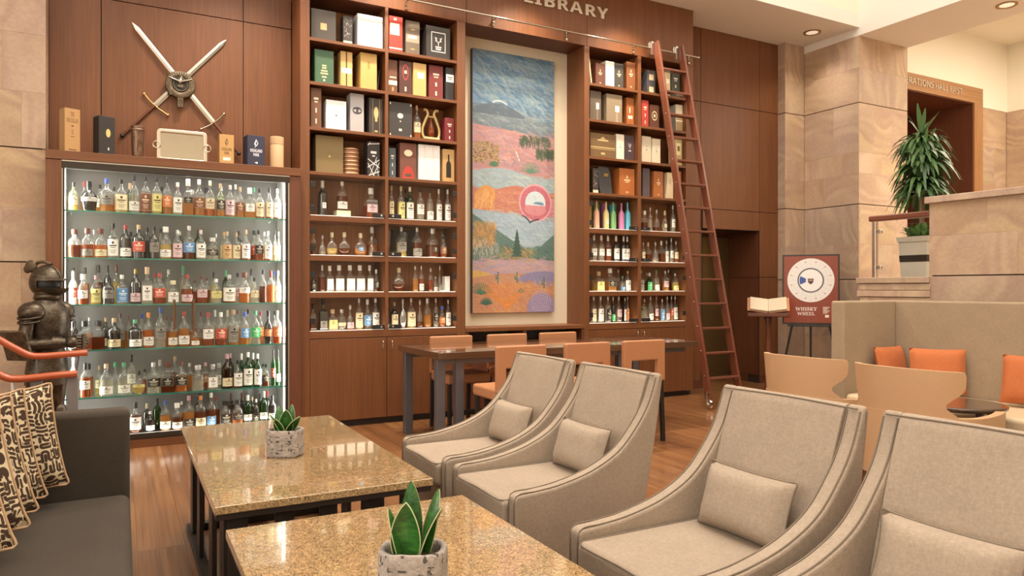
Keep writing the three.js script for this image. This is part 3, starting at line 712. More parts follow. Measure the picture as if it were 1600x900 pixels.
const BOXES = [ // x0, x1, shelf height, height, colour, print
  ['l0',1.678,1.934,3.93,0.316,'#48423d','sq'],
  ['l0',2.004,2.107,3.93,0.296,'#3a3634','orn'],
  ['l0',2.154,2.430,3.93,0.346,'#dcdde0','wht'],
  ['l0',2.489,2.646,3.93,0.381,'#b03428','redl'],
  ['l0',2.685,2.850,3.93,0.375,'#665a4c','band'],
  ['l0',2.917,3.204,3.93,0.357,'#35302d','stag'],
  ['l1',1.713,1.912,3.49,0.348,'#3f5f45','txt'],
  ['l1',1.980,2.107,3.49,0.371,'#c9a468','stripe'],
  ['l1',2.185,2.366,3.49,0.388,'#c4a05e','plain'],
  ['l1',2.492,2.597,3.49,0.361,'#6d4630','bandw'],
  ['l1',2.606,2.751,3.49,0.361,'#4d2c27','circ'],
  ['l1',2.765,2.920,3.49,0.365,'#c8a468','labw'],
  ['l1',2.954,3.123,3.49,0.373,'#742f2c','txtw'],
  ['l1',3.146,3.250,3.49,0.369,'#2f2c2c','topw'],
  ['l2',1.672,1.784,3.035,0.405,'#6a4630','txtw'],
  ['l2',1.829,2.040,3.035,0.305,'#e2e2e2','wht'],
  ['l2',2.080,2.229,3.035,0.405,'#a9a6a8','oval'],
  ['l2',2.277,2.430,3.035,0.378,'#3a322e','skull'],
  ['l2',2.492,2.758,3.035,0.370,'#3b3836','corner'],
  ['l2',3.131,3.250,3.035,0.264,'#6e2026','txtw'],
  ['l3',1.726,2.013,2.59,0.384,'#7d6a44','dot'],
  ['l3',2.263,2.401,2.59,0.370,'#33302f','weave'],
  ['l3',2.496,2.578,2.59,0.322,'#4c565c','txtw'],
  ['l3',2.613,2.806,2.59,0.386,'#6f4538','ovalred'],
  ['l3',2.824,3.077,2.59,0.388,'#e3dfdb','marble'],
  ['l3',3.105,3.250,2.59,0.361,'#b99460','bottle'],
  ['r0',5.158,5.298,3.93,0.278,'#5d3526','emb'],
  ['r0',5.303,5.440,3.93,0.323,'#dcd6cc','wht'],
  ['r0',5.446,5.590,3.93,0.321,'#3f3d38','emb'],
  ['r0',5.620,5.762,3.93,0.358,'#7a4a28','emb'],
  ['r0',5.968,6.105,3.93,0.307,'#4c4a4e','two'],
  ['r0',6.254,6.352,3.93,0.320,'#c9b48e','labw'],
  ['r0',6.368,6.516,3.93,0.348,'#3e4238','txtw'],
  ['r1',5.072,5.245,3.49,0.368,'#5d5145','labs'],
  ['r1',5.313,5.560,3.49,0.356,'#85765f','labs'],
  ['r1',5.640,5.762,3.49,0.352,'#9a5a2c','bandb'],
  ['r1',5.865,5.979,3.49,0.344,'#a83a30','txtw'],
  ['r1',6.005,6.158,3.49,0.306,'#5a3322','circw'],
  ['r1',6.308,6.417,3.49,0.281,'#5b554c','plain'],
  ['r1',6.439,6.560,3.49,0.358,'#cabfa9','half'],
  ['r2',5.078,5.465,3.035,0.305,'#6f5636','wood'],
  ['r2',5.475,5.600,3.035,0.324,'#d8cfbd','wht'],
  ['r2',5.610,5.762,3.035,0.324,'#453437','stag2'],
  ['r2',5.885,6.042,3.035,0.343,'#cbbfa6','wht'],
  ['r2',6.052,6.190,3.035,0.325,'#d2c6ac','wht'],
  ['r2',6.428,6.560,3.035,0.347,'#bda878','gold'],
  ['r3',5.115,5.206,2.59,0.312,'#3c3230','orn'],
  ['r3',5.510,5.752,2.59,0.341,'#a35f2c','emb'],
  ['r3',5.896,6.016,2.59,0.375,'#564a4e','plain'],
  ['r3',6.073,6.233,2.59,0.349,'#a2602f','emb'],
  ['r3',6.287,6.395,2.59,0.346,'#d6c2a0','plain'],
  ['r3',6.417,6.527,2.59,0.373,'#a05d30','plain'],
];
const LIQ = { g: [[0.80, 0.62, 0.22], 'golden'], a: [[0.70, 0.33, 0.085], 'amber'], d: [[0.24, 0.065, 0.02], 'dark brown'], r: [[0.48, 0.125, 0.04], 'reddish amber'], o: [[0.72, 0.25, 0.055], 'copper orange'], p: [[0.93, 0.90, 0.80], 'clear'] };
const GLS = { c: [[0.95, 0.96, 0.95], 'clear'], y: [[0.86, 0.92, 0.74], 'pale green'], G: [[0.12, 0.34, 0.10], 'green'], k: [[0.022, 0.018, 0.016], 'black'], n: [[0.22, 0.10, 0.03], 'brown'], w: [[0.80, 0.78, 0.74], 'white'], s: [[0.45, 0.46, 0.48], 'silver'], P: [[0.78, 0.40, 0.26], 'peach'], Y: [[0.75, 0.62, 0.25], 'yellow'], L: [[0.18, 0.42, 0.16], 'bright green'], M: [[0.62, 0.20, 0.42], 'pink'], A: [[0.10, 0.48, 0.66], 'turquoise'] };
const CAPS = { k: [[0.02, 0.018, 0.018], 'black'], r: [[0.40, 0.05, 0.04], 'red'], w: [[0.80, 0.79, 0.75], 'white'], g: [[0.45, 0.34, 0.12], 'gold'], b: [[0.06, 0.12, 0.45], 'blue'], o: [[0.70, 0.24, 0.06], 'orange'], G: [[0.10, 0.38, 0.20], 'green'], s: [[0.62, 0.61, 0.60], 'silver'], t: [[0.55, 0.37, 0.22], 'tan'], n: [[0.14, 0.05, 0.035], 'brown'], p: [[0.55, 0.30, 0.36], 'pink'], e: [[0.70, 0.62, 0.42], 'cream'], P: [[0.78, 0.40, 0.26], 'peach'], Y: [[0.75, 0.62, 0.25], 'yellow'], L: [[0.18, 0.42, 0.16], 'green'], M: [[0.62, 0.20, 0.42], 'pink'], A: [[0.10, 0.48, 0.66], 'turquoise'] };
const LBL = { w: ['#ece9e2', '#4a3f38', 'white'], W: ['#fbf8f0', '#c9c2b4', 'plain white'], e: ['#e3d6b2', '#5b4528', 'cream'], k: ['#26221f', '#d8cfb8', 'black'], n: ['#7a4a36', '#e3cfae', 'brown'], b: ['#5d8fc0', '#e9eef4', 'blue'], r: ['#b5402f', '#f0e2cc', 'red'], y: ['#d9cf8a', '#5a5228', 'yellow'], G: ['#2fae5a', '#eaf6ea', 'green'], g: ['#8d8880', '#2c2a28', 'grey'], p: ['#d9bcc0', '#553a40', 'pink'], t: ['#c9a273', '#5c3a1c', 'tan'], o: ['#c9703a', '#f4e2c4', 'orange'] };
const lblKeys = Object.keys(LBL);
const labelTex = cv(1024, 1024, (g) => {
  lblKeys.forEach((k, i) => {
    const x = (i % 4) * 256, y = Math.floor(i / 4) * 256, [bg, fg] = LBL[k];
    g.fillStyle = bg; g.fillRect(x, y, 256, 256); g.fillStyle = fg; g.strokeStyle = fg;
    if (k !== 'W') {
      g.lineWidth = 3; g.strokeRect(x + 12, y + 12, 232, 232); g.fillRect(x + 60, y + 90, 136, 18); g.fillRect(x + 84, y + 122, 88, 10);
      g.beginPath(); g.arc(x + 128, y + 56, 20, 0, 7); g.fill(); for (let q = 0; q < 4; q++) g.fillRect(x + 70 + q * 6, y + 160 + q * 16, 116 - q * 12, 5);
    } else { for (let q = 0; q < 5; q++) g.fillRect(x + 60 + q * 7, y + 60 + q * 26, 136 - q * 14, 5); }
  });
});
M.label = std({ map: labelTex, roughness: 0.75 });
const matCache = {};
const cached = (k, f) => matCache[k] ??= f();
const liqMat = (k) => cached('l' + k, () => phy({ name: 'spirit', color: lin(...LIQ[k][0]), transmission: k === 'p' ? 0.88 : 0.7, thickness: 0, roughness: 0.06, ior: 1.4 }));
const glsMat = (k) => cached('g' + k, () => 'cyGn'.includes(k) ? phy({ name: 'bottle_glass', color: lin(...GLS[k][0]), transmission: 0.95, thickness: 0, roughness: 0.03, ior: 1.5 }) : phy({ name: 'bottle_glaze', color: lin(...GLS[k][0]), roughness: k === 's' ? 0.25 : 0.12, metalness: k === 's' ? 0.9 : 0, clearcoat: 1, clearcoatRoughness: 0.05 }));
const capMat = (k) => cached('c' + k, () => std({ name: 'stopper', color: lin(...CAPS[k][0]), roughness: 0.35, metalness: 'sg'.includes(k) ? 0.8 : 0 }));
// profiles: unit width and height; body, neck and stopper
const PROF = {
  T: { b: [[0, 0], [0.46, 0], [0.5, 0.02], [0.5, 0.56], [0.46, 0.62], [0.33, 0.68], [0.19, 0.735], [0.155, 0.78], [0.15, 0.88]], cap: [0.16, 0.86, 1], fill: 0.5, lab: [0.06, 0.54] },
  W: { b: [[0, 0], [0.46, 0], [0.5, 0.02], [0.5, 0.58], [0.44, 0.65], [0.22, 0.73], [0.17, 0.78], [0.16, 0.9]], cap: [0.175, 0.8, 1], fill: 0.56, lab: [0.1, 0.52] },
  Q: { b: [[0, 0], [0.47, 0], [0.5, 0.03], [0.5, 0.54], [0.45, 0.62], [0.27, 0.7], [0.2, 0.74], [0.19, 0.84]], cap: [0.25, 0.82, 1], fill: 0.44, lab: [0.06, 0.5] },
  S: { b: [[0, 0], [0.60, 0], [0.62, 0.02], [0.62, 0.54], [0.56, 0.60], [0.24, 0.67], [0.2, 0.70], [0.19, 0.84]], cap: [0.24, 0.80, 1], fill: 0.42, lab: [0.08, 0.5], sq: true },
  R: { b: [[0, 0], [0.2, 0], [0.34, 0.06], [0.46, 0.17], [0.5, 0.31], [0.46, 0.45], [0.34, 0.57], [0.18, 0.64], [0.12, 0.68], [0.11, 0.84]], cap: [0.14, 0.80, 1], fill: 0.33, lab: [0.22, 0.42], flat: 0.5 },
  B: { b: [[0, 0], [0.34, 0], [0.4, 0.03], [0.46, 0.2], [0.5, 0.4], [0.48, 0.5], [0.36, 0.6], [0.19, 0.68], [0.14, 0.74], [0.14, 0.86]], cap: [0.17, 0.82, 1], fill: 0.4, lab: [0.12, 0.46] },
  C: { b: [[0, 0], [0.46, 0], [0.5, 0.03], [0.47, 0.12], [0.40, 0.42], [0.24, 0.56], [0.14, 0.62], [0.12, 0.82]], cap: [0.17, 0.80, 1], fill: 0.22, lab: [0.05, 0.52], ball: true },
};
const geoCache = {};
const gc = (k, f) => geoCache[k] ??= f();
function lat(p, sq) { const g = lathe(p, sq ? 4 : 16); if (!sq) return g; g.rotateY(Math.PI / 4); g.scale(1.135, 1, 1.135); return toCreasedNormals(g, 0.5); }
function splitProfile(p, y) {
  const lo = [], hi = [];
  for (let i = 0; i < p.length; i++) {
    if (p[i][1] <= y) lo.push(p[i]); else { if (!hi.length) { const a = p[i - 1], t = (y - a[1]) / (p[i][1] - a[1]), q = [a[0] + (p[i][0] - a[0]) * t, y]; lo.push(q); hi.push(q); } hi.push(p[i]); }
  }
  return [lo, hi];
}
function bottleParts(shape, full) {
  return gc('b' + shape + full, () => {
    const P = PROF[shape], [lo, hi] = splitProfile(P.b, full ? Math.min(0.7, P.b[P.b.length - 4][1]) : P.fill);
    const [cr, c0, c1] = P.cap;
    const cap = P.ball ? ellipsoid(cr, (c1 - c0) / 2, cr, 0, (c0 + c1) / 2, 0, 12, 8) : lathe([[0, c1], [cr * 0.9, c1], [cr, c1 - 0.012], [cr, c0 + 0.01], [cr * 0.96, c0], [0, c0]].reverse(), 14);
    const r = [lat(lo, P.sq), lat(hi, P.sq), cap]; if (P.flat) r.forEach((g, i) => { if (i < 2) g.scale(1, 1, P.flat); });
    return r;
  });
}
function labelGeo(shape, ext, key) {
  return gc('L' + shape + ext + key, () => {
    const P = PROF[shape]; let [a, b] = P.lab;
    if (ext === 'm') { const s = b - a; a += s * 0.3; b -= s * 0.08; } if (ext === 'l') b = a + (b - a) * 0.52; if (ext === 't') a = b - (b - a) * 0.42; if (ext === 's' || ext === 'k') { const m = (a + b) / 2; a = m - 0.08; b = m + 0.08; }
    const half = ext === 's' ? 0.42 : 1.2, i = lblKeys.indexOf(key), u0 = (i % 4) / 4, v1 = 1 - Math.floor(i / 4) / 4;
    const rad = (y) => { const p = P.b; for (let q = 1; q < p.length; q++) if (p[q][1] >= y) { const t = (y - p[q - 1][1]) / Math.max(1e-6, p[q][1] - p[q - 1][1]); return p[q - 1][0] + (p[q][0] - p[q - 1][0]) * t; } return 0.2; };
    const pos = [], uv = [], idx = [], N = 8, H = 4;
    for (let j = 0; j <= H; j++) for (let q = 0; q <= N; q++) {
      const y = a + (b - a) * j / H, th = -half + 2 * half * q / N; let r = rad(Math.max(y, 0.03)) * 1.02 + 0.006;
      let x, z; if (P.sq) { const w = 0.5; x = w * 0.92 * (-1 + 2 * q / N); z = w * 1.02; } else { x = Math.sin(th) * r; z = Math.cos(th) * r * (P.flat || 1); }
      pos.push(x, y, z); uv.push(u0 + 0.25 * (0.02 + 0.96 * q / N), v1 - 0.25 * (1 - (0.02 + 0.96 * j / H)));
    }
    for (let j = 0; j < H; j++) for (let q = 0; q < N; q++) { const k = j * (N + 1) + q; idx.push(k, k + 1, k + N + 2, k, k + N + 2, k + N + 1); }
    const g = new THREE.BufferGeometry(); g.setAttribute('position', new THREE.Float32BufferAttribute(pos, 3)); g.setAttribute('uv', new THREE.Float32BufferAttribute(uv, 2)); g.setIndex(idx); g.computeVertexNormals(); return g;
  });
}
const ORD = ['first', 'second', 'third', 'fourth', 'fifth', 'sixth', 'seventh', 'eighth', 'ninth', 'tenth', 'eleventh', 'twelfth', 'thirteenth', 'fourteenth', 'fifteenth', 'sixteenth', 'seventeenth', 'eighteenth', 'nineteenth', 'twentieth', 'twenty-first', 'twenty-second', 'twenty-third', 'twenty-fourth', 'twenty-fifth'];
const WHERE = { c0: 'top glass shelf', c1: 'second glass shelf', c2: 'third glass shelf', c3: 'fourth glass shelf', c4: 'fifth glass shelf', c5: 'glowing cabinet floor', l0: 'left bookcase, top bottle shelf', l1: 'left bookcase, second bottle shelf', l2: 'left bookcase, third bottle shelf', l3: 'left bookcase, lowest shelf', r0: 'right bookcase, top bottle shelf', r1: 'right bookcase, second bottle shelf', r2: 'right bookcase, third bottle shelf', r3: 'right bookcase, lowest shelf' };
const SHAPEW = { T: 'bottle', W: 'tall bottle', Q: 'squat bottle', S: 'square bottle', R: 'round flask', B: 'bellied bottle', C: 'stoppered decanter' };
for (const [key, [Y, list]] of Object.entries(BOTTLES)) {
  const count = { f: 0, b: 0 }, zFront = key[0] === 'c' ? -7.33 : -7.45;
  for (const [x, z, w, h, code] of list) {
    const [s, gk, lk, ck, lab] = code.split(' '), row = z === zFront ? 'f' : 'b', n = count[row]++;
    const opaque = !'cyGn'.includes(gk), tone = opaque || 'Gn'.includes(gk) ? GLS[gk][1] : lk === 'p' ? 'clear' : LIQ[lk][1];
    const labW = lab === '-' ? '' : ` with ${LBL[lab[0]][2]} label`;
    const t = thing(s === 'C' || s === 'R' ? 'decanter' : 'liquor_bottle', `${tone} ${SHAPEW[s]}${labW}, ${ORD[n]} of ${row === 'f' ? 'front' : 'back'} row, ${WHERE[key]}`, 'bottle', `bottles on the ${WHERE[key]}`, [x, Y + (key === 'c5' ? 0.0065 : 0.0006), z + (row === 'f' ? rr(-0.012, 0.012) : rr(-0.01, 0.01))]);
    if (key[0] !== 'c') t.position.y = Y + 0.0008;
    t.scale.set(w, h, w); t.rotation.y = s === 'S' ? 0 : rr(-0.05, 0.25);
    const [lo, hi, cap] = bottleParts(s, opaque || 'Gn'.includes(gk));
    if (opaque) { mesh('body', lo, glsMat(gk), t); mesh('neck', hi, glsMat(gk), t); }
    else { mesh('body', lo, 'Gn'.includes(gk) ? glsMat(gk) : liqMat(lk), t); mesh('neck', hi, glsMat(gk), t); }
    mesh('stopper', cap, capMat(ck), t);
    if (lab !== '-') mesh('label', labelGeo(s, lab[1], lab[0]), M.label, t);
  }
}
// a plinth and a tray under two of the display bottles, flutes and small pieces between the decanters
{
  const t = thing('liquor_bottle', 'purple labelled decanter bottle on a cream wooden plinth, left bookcase, top bottle shelf', 'bottle', null, [2.018, 2.2216, -7.45]); t.scale.set(0.11, 0.305, 0.11);
  const [lo, hi, cap] = bottleParts('T', false); mesh('body', lo, liqMat('d'), t); mesh('neck', hi, glsMat('c'), t); mesh('stopper', cap, capMat('w'), t); mesh('label', labelGeo('T', 'l', 'w'), M.label, t);
  single('display_plinth', rbx(1.945, 2.091, 2.1515, 2.2205, -7.52, -7.38, 0.004), std({ color: lin(0.62, 0.52, 0.34), roughness: 0.6 }), 'small cream wooden plinth under a decanter bottle', 'plinth');
  function flute(x, y, z, h, label) { const g = thing('champagne_flute', label, 'glass', 'tall flutes on the left bookcase', [x, y + 0.0008, z]); mesh('bowl', lathe([[0.004, 0.42 * h], [0.02, 0.52 * h], [0.03, 0.75 * h], [0.032, h]], 16), glsMat('c'), g); mesh('stem', lathe([[0, 0], [0.032, 0], [0.03, 0.006], [0.006, 0.015], [0.004, 0.42 * h], [0, 0.42 * h]], 16), glsMat('s'), g); }
  flute(2.512, 1.75, -7.44, 0.29, 'tall cut glass flute left of the wine coloured decanters, left bookcase');
  flute(2.745, 1.75, -7.56, 0.285, 'tall cut glass flute in front of the black case, left bookcase');
  flute(3.21, 1.75, -7.58, 0.275, 'tall cut glass flute at the right end, left bookcase');
  single('presentation_case', rbx(2.62, 2.92, 1.751, 2.06, -7.675, -7.615, 0.005), M.black, 'black presentation case standing behind the flutes, left bookcase', 'case');
  const dsc = thing('glass_disc', 'small round crystal disc on the third bottle shelf, left bookcase', 'ornament', null, [3.135, 1.3775, -7.40]); mesh('disc', new THREE.CylinderGeometry(0.045, 0.045, 0.02, 24).rotateX(Math.PI / 2).translate(0, 0.05, 0), glsMat('c'), dsc); mesh('foot', rbx(-0.03, 0.03, 0, 0.012, -0.02, 0.02, 0.003), glsMat('s'), dsc);
  single('carton', rbx(3.165, 3.225, 1.378, 1.55, -7.5, -7.42, 0.003), std({ color: lin(0.75, 0.74, 0.72), roughness: 0.6 }), 'slim white carton at the right end of the third bottle shelf', 'carton');
}
// coloured gift tubes behind the coloured bottles
[['peach', 5.095, [0.72, 0.40, 0.27]], ['gold', 5.205, [0.62, 0.42, 0.14]], ['green', 5.325, [0.11, 0.26, 0.10]], ['magenta', 5.455, [0.42, 0.12, 0.30]], ['turquoise', 5.585, [0.08, 0.42, 0.60]]].forEach(([n, x, c]) => {
  const t = thing('gift_tube', `${n} gift tube behind the coloured bottles on the right bookcase`, 'tube', 'coloured gift tubes', [x, 2.1508, -7.6]); const m = std({ color: lin(...c), roughness: 0.5 });
  mesh('body', lathe([[0, 0], [0.048, 0], [0.05, 0.004], [0.05, 0.31], [0, 0.31]], 20), m, t); mesh('lid', lathe([[0.051, 0.3], [0.052, 0.345], [0.049, 0.35], [0, 0.35]], 20), m, t);
});

// ---------------------------------------------------------------- boxes on the upper shelves
const PRINT = {
  sq: (g) => { g.fillStyle = '#c8a878'; g.fillRect(95, 110, 66, 56); },
  orn: (g) => { g.fillStyle = '#c9bfae'; for (let i = 0; i < 26; i++) g.fillRect(hash(i, 1, 5) * 230, 20 + hash(i, 2, 5) * 180, 10 + 18 * hash(i, 3, 5), 6); g.fillStyle = '#e2d3b4'; g.fillRect(0, 222, 256, 34); },
  wht: (g) => { g.fillStyle = '#8d8f94'; g.fillRect(92, 96, 72, 5); g.fillRect(112, 118, 32, 22); g.fillRect(122, 156, 12, 5); },
  redl: (g) => { g.fillStyle = '#e6dccb'; g.fillRect(18, 50, 180, 84); g.fillStyle = '#9fb2b4'; g.fillRect(70, 66, 80, 54); g.fillStyle = '#e6dccb'; g.fillRect(0, 226, 256, 10); g.fillRect(90, 12, 50, 16); },
  band: (g) => { g.fillStyle = '#9b8a78'; g.fillRect(0, 100, 256, 60); g.fillStyle = '#e8e0d2'; g.fillRect(46, 108, 160, 22); g.fillStyle = '#b49a5c'; g.fillRect(90, 60, 76, 8); g.fillRect(90, 205, 76, 8); },
  stag: (g) => { g.strokeStyle = '#e9e4da'; g.lineWidth = 7; g.strokeRect(54, 46, 148, 152); g.lineWidth = 6; stagHead(g, 128, 128, 1); g.fillStyle = '#e9e4da'; g.fillRect(96, 156, 64, 10); g.fillRect(100, 172, 56, 12); },
  stag2: (g) => { g.strokeStyle = '#d8ccc4'; g.lineWidth = 7; stagHead(g, 128, 120, 0.9); g.fillStyle = '#d8ccc4'; g.fillRect(90, 150, 76, 10); },
  txt: (g) => { g.fillStyle = '#cdbf92'; [[98, 110, 60], [98, 128, 60], [84, 150, 88], [76, 170, 104], [96, 196, 64]].forEach(([x, y, w]) => g.fillRect(x, y, w, 11)); g.fillStyle = '#eee'; g.fillRect(116, 220, 24, 12); },
  txtw: (g) => { g.fillStyle = '#e6d8c0'; g.fillRect(70, 60, 116, 14); g.fillRect(86, 84, 84, 8); g.fillRect(112, 128, 32, 30); g.fillRect(112, 196, 32, 32); },
  stripe: (g) => { g.fillStyle = '#2d2418'; g.fillRect(112, 0, 28, 256); g.fillStyle = '#efe6d0'; g.fillRect(10, 118, 236, 38); },
  plain: (g) => { g.fillStyle = 'rgba(60,40,10,.25)'; g.fillRect(110, 60, 36, 50); },
  bandw: (g) => { g.fillStyle = '#e8dcc4'; g.fillRect(0, 156, 256, 34); g.fillRect(30, 126, 196, 10); g.fillStyle = '#b8935e'; g.fillRect(100, 206, 56, 30); },
  circ: (g) => { g.strokeStyle = '#b23a30'; g.lineWidth = 12; g.beginPath(); g.arc(128, 84, 56, 0, 7); g.stroke(); g.fillStyle = '#d9c7a2'; g.fillRect(100, 70, 56, 24); g.fillRect(108, 196, 40, 34); },
  labw: (g) => { g.fillStyle = '#efe7d3'; g.fillRect(80, 70, 130, 46); },
  topw: (g) => { g.fillStyle = '#eceae6'; g.fillRect(0, 52, 256, 60); g.fillStyle = '#55504c'; g.fillRect(40, 72, 176, 8); g.fillRect(60, 88, 136, 6); },
  oval: (g) => { g.strokeStyle = '#3c3a3c'; g.lineWidth = 12; g.beginPath(); g.ellipse(128, 112, 84, 18, 0, 0, 7); g.stroke(); g.fillStyle = '#3c3a3c'; g.fillRect(108, 100, 40, 24); },
  skull: (g) => { g.fillStyle = '#8f7a4c'; g.fillRect(60, 0, 10, 256); g.fillRect(190, 0, 10, 256); g.fillStyle = '#c8b27e'; g.beginPath(); g.arc(130, 104, 44, 0, 7); g.fill(); g.fillRect(108, 140, 44, 26); g.fillRect(100, 230, 60, 12); },
  corner: (g) => { g.fillStyle = '#d8d2c8'; for (const [x, y] of [[6, 6], [236, 6], [6, 236], [236, 236]]) g.fillRect(x, y, 14, 14); g.beginPath(); g.ellipse(124, 100, 32, 20, 0, 0, 7); g.fill(); g.fillRect(118, 136, 14, 10); g.fillRect(108, 196, 34, 18); },
  dot: (g) => { g.fillStyle = '#cdb56a'; g.beginPath(); g.arc(128, 140, 9, 0, 7); g.fill(); },
  weave: (g) => { g.strokeStyle = '#eceae6'; g.lineWidth = 7; [[0, 20, 256, 10], [0, 30, 60, 6], [0, 128, 256, 190], [0, 190, 256, 130], [40, 256, 200, 110], [110, 256, 256, 150], [0, 160, 150, 256], [180, 130, 236, 256], [20, 250, 256, 216]].forEach(([a, b, c, d]) => { g.beginPath(); g.moveTo(a, b); g.lineTo(c, d); g.stroke(); }); g.fillStyle = '#eceae6'; g.fillRect(66, 70, 124, 18); g.fillRect(98, 100, 60, 10); },
  ovalred: (g) => { g.fillStyle = '#e6d6b8'; g.beginPath(); g.ellipse(128, 70, 66, 24, 0, 0, 7); g.fill(); g.fillStyle = '#b03a2e'; g.beginPath(); g.arc(128, 260, 96, 0, 7); g.fill(); g.fillStyle = '#4a4a40'; g.fillRect(78, 220, 100, 20); },
  marble: (g) => { g.strokeStyle = '#b9b4b0'; g.lineWidth = 4; [[60, 0, 110, 90, 40, 180, 120, 256], [180, 0, 150, 60, 210, 120, 190, 256]].forEach(([a, b, c, d, e, f, h, i]) => { g.beginPath(); g.moveTo(a, b); g.bezierCurveTo(c, d, e, f, h, i); g.stroke(); }); },
  bottle: (g) => { g.fillStyle = '#1c1814'; g.fillRect(110, 40, 34, 70); g.beginPath(); g.ellipse(127, 130, 56, 40, 0, 0, 7); g.fill(); g.fillRect(71, 128, 112, 96); },
  emb: (g) => { g.fillStyle = '#e3c9a0'; g.beginPath(); g.moveTo(128, 60); g.lineTo(146, 92); g.lineTo(110, 92); g.fill(); g.fillRect(74, 104, 108, 12); g.fillRect(96, 124, 64, 8); g.fillRect(108, 220, 40, 10); },
  two: (g) => { g.fillStyle = '#d8c49a'; g.fillRect(60, 40, 150, 64); g.fillRect(60, 176, 150, 60); },
  labs: (g) => { g.fillStyle = '#e6dcc4'; g.fillRect(140, 100, 70, 56); g.fillStyle = 'rgba(255,240,200,.18)'; g.fillRect(150, 160, 40, 96); },
  bandb: (g) => { g.fillStyle = '#ecd9b4'; g.fillRect(90, 90, 40, 50); g.fillRect(50, 166, 156, 30); },
  circw: (g) => { g.strokeStyle = '#dcc9a6'; g.lineWidth = 12; g.beginPath(); g.ellipse(128, 120, 70, 46, 0, 0, 7); g.stroke(); g.fillStyle = '#dcc9a6'; g.fillRect(100, 104, 56, 32); },
  half: (g) => { g.fillStyle = '#a98d68'; g.fillRect(0, 130, 256, 126); g.fillStyle = '#e9e2d2'; g.fillRect(0, 150, 256, 10); },
  wood: (g) => { g.fillStyle = '#cbb27c'; g.fillRect(0, 140, 256, 8); g.fillRect(0, 158, 256, 6); g.fillRect(74, 62, 108, 14); g.beginPath(); g.moveTo(128, 28); g.lineTo(160, 58); g.lineTo(96, 58); g.fill(); g.fillRect(108, 200, 40, 20); g.strokeStyle = 'rgba(40,22,8,.35)'; g.lineWidth = 3; for (let i = 0; i < 9; i++) { g.beginPath(); g.moveTo(0, 20 + i * 28); g.lineTo(256, 26 + i * 27); g.stroke(); } },
  gold: (g) => { g.fillStyle = '#efe0ae'; g.fillRect(50, 30, 156, 120); g.fillStyle = '#8a713c'; g.fillRect(80, 60, 96, 50); },
  carton: (g) => { g.fillStyle = '#5f432c'; g.font = 'bold 34px serif'; g.textAlign = 'center'; g.fillText('THE', 128, 44); g.fillText('MACALLAN', 128, 80); g.fillRect(108, 96, 40, 8); g.fillText('12', 128, 146); g.fillRect(96, 160, 64, 4); g.fillRect(60, 236, 136, 6); },
  seal: (g) => { g.fillStyle = '#d8bd72'; g.beginPath(); g.ellipse(150, 108, 38, 28, 0, 0, 7); g.fill(); g.fillStyle = '#d8d2c6'; g.fillRect(144, 204, 22, 18); },
  hp: (g) => { g.strokeStyle = '#4a3620'; g.fillStyle = '#4a3620'; hpMark(g); g.fillStyle = '#f2ead8'; g.fillRect(60, 196, 140, 26); },
  hpw: (g) => { g.strokeStyle = '#dfe0e6'; g.fillStyle = '#dfe0e6'; hpMark(g); g.beginPath(); g.moveTo(100, 226); g.lineTo(150, 216); g.lineTo(150, 236); g.fill(); },
};
function stagHead(g, x, y, s) { const L = (p) => { g.beginPath(); p.forEach(([a, b], i) => (i ? g.lineTo : g.moveTo).call(g, x + a * s, y + b * s)); g.stroke(); }; L([[0, 24], [0, -2], [-10, -8]]); L([[0, -2], [10, -8]]); L([[-4, -4], [-22, -18], [-36, -44]]); L([[4, -4], [22, -18], [36, -44]]); L([[-22, -18], [-20, -42]]); L([[22, -18], [20, -42]]); L([[-14, -12], [-34, -16]]); L([[14, -12], [34, -16]]); }
function hpMark(g) { g.lineWidth = 8; g.beginPath(); g.moveTo(128, 34); g.lineTo(156, 62); g.lineTo(134, 84); g.lineTo(100, 70); g.closePath(); g.stroke(); g.beginPath(); g.moveTo(128, 34); g.lineTo(112, 100); g.stroke(); g.font = 'bold 36px sans-serif'; g.textAlign = 'center'; g.fillText('HIGHLAND', 128, 138); g.fillText('PARK', 128, 172); }
const ALLB = BOXES.map((b) => [b[5], b[6]]).concat([['#b58d5c', 'carton'], ['#2a2625', 'seal'], ['#b8905a', 'hp'], ['#2c2f45', 'hpw']]);
const boxTex = cv(2048, 2048, (g) => ALLB.forEach(([c, p], i) => { g.save(); g.translate((i % 8) * 256, Math.floor(i / 8) * 256); g.beginPath(); g.rect(0, 0, 256, 256); g.clip(); g.fillStyle = c; g.fillRect(0, 0, 256, 256); PRINT[p](g); g.restore(); }));
M.print = std({ map: boxTex, roughness: 0.55 });
function printPlane(w, h, i) { const g = new THREE.PlaneGeometry(w, h), uv = g.attributes.uv, u0 = (i % 8) / 8, v0 = 1 - Math.floor(i / 8) / 8; for (let k = 0; k < 4; k++) uv.setXY(k, u0 + (0.004 + 0.992 * uv.getX(k)) / 8, v0 - (1 - (0.004 + 0.992 * uv.getY(k))) / 8); return g; }
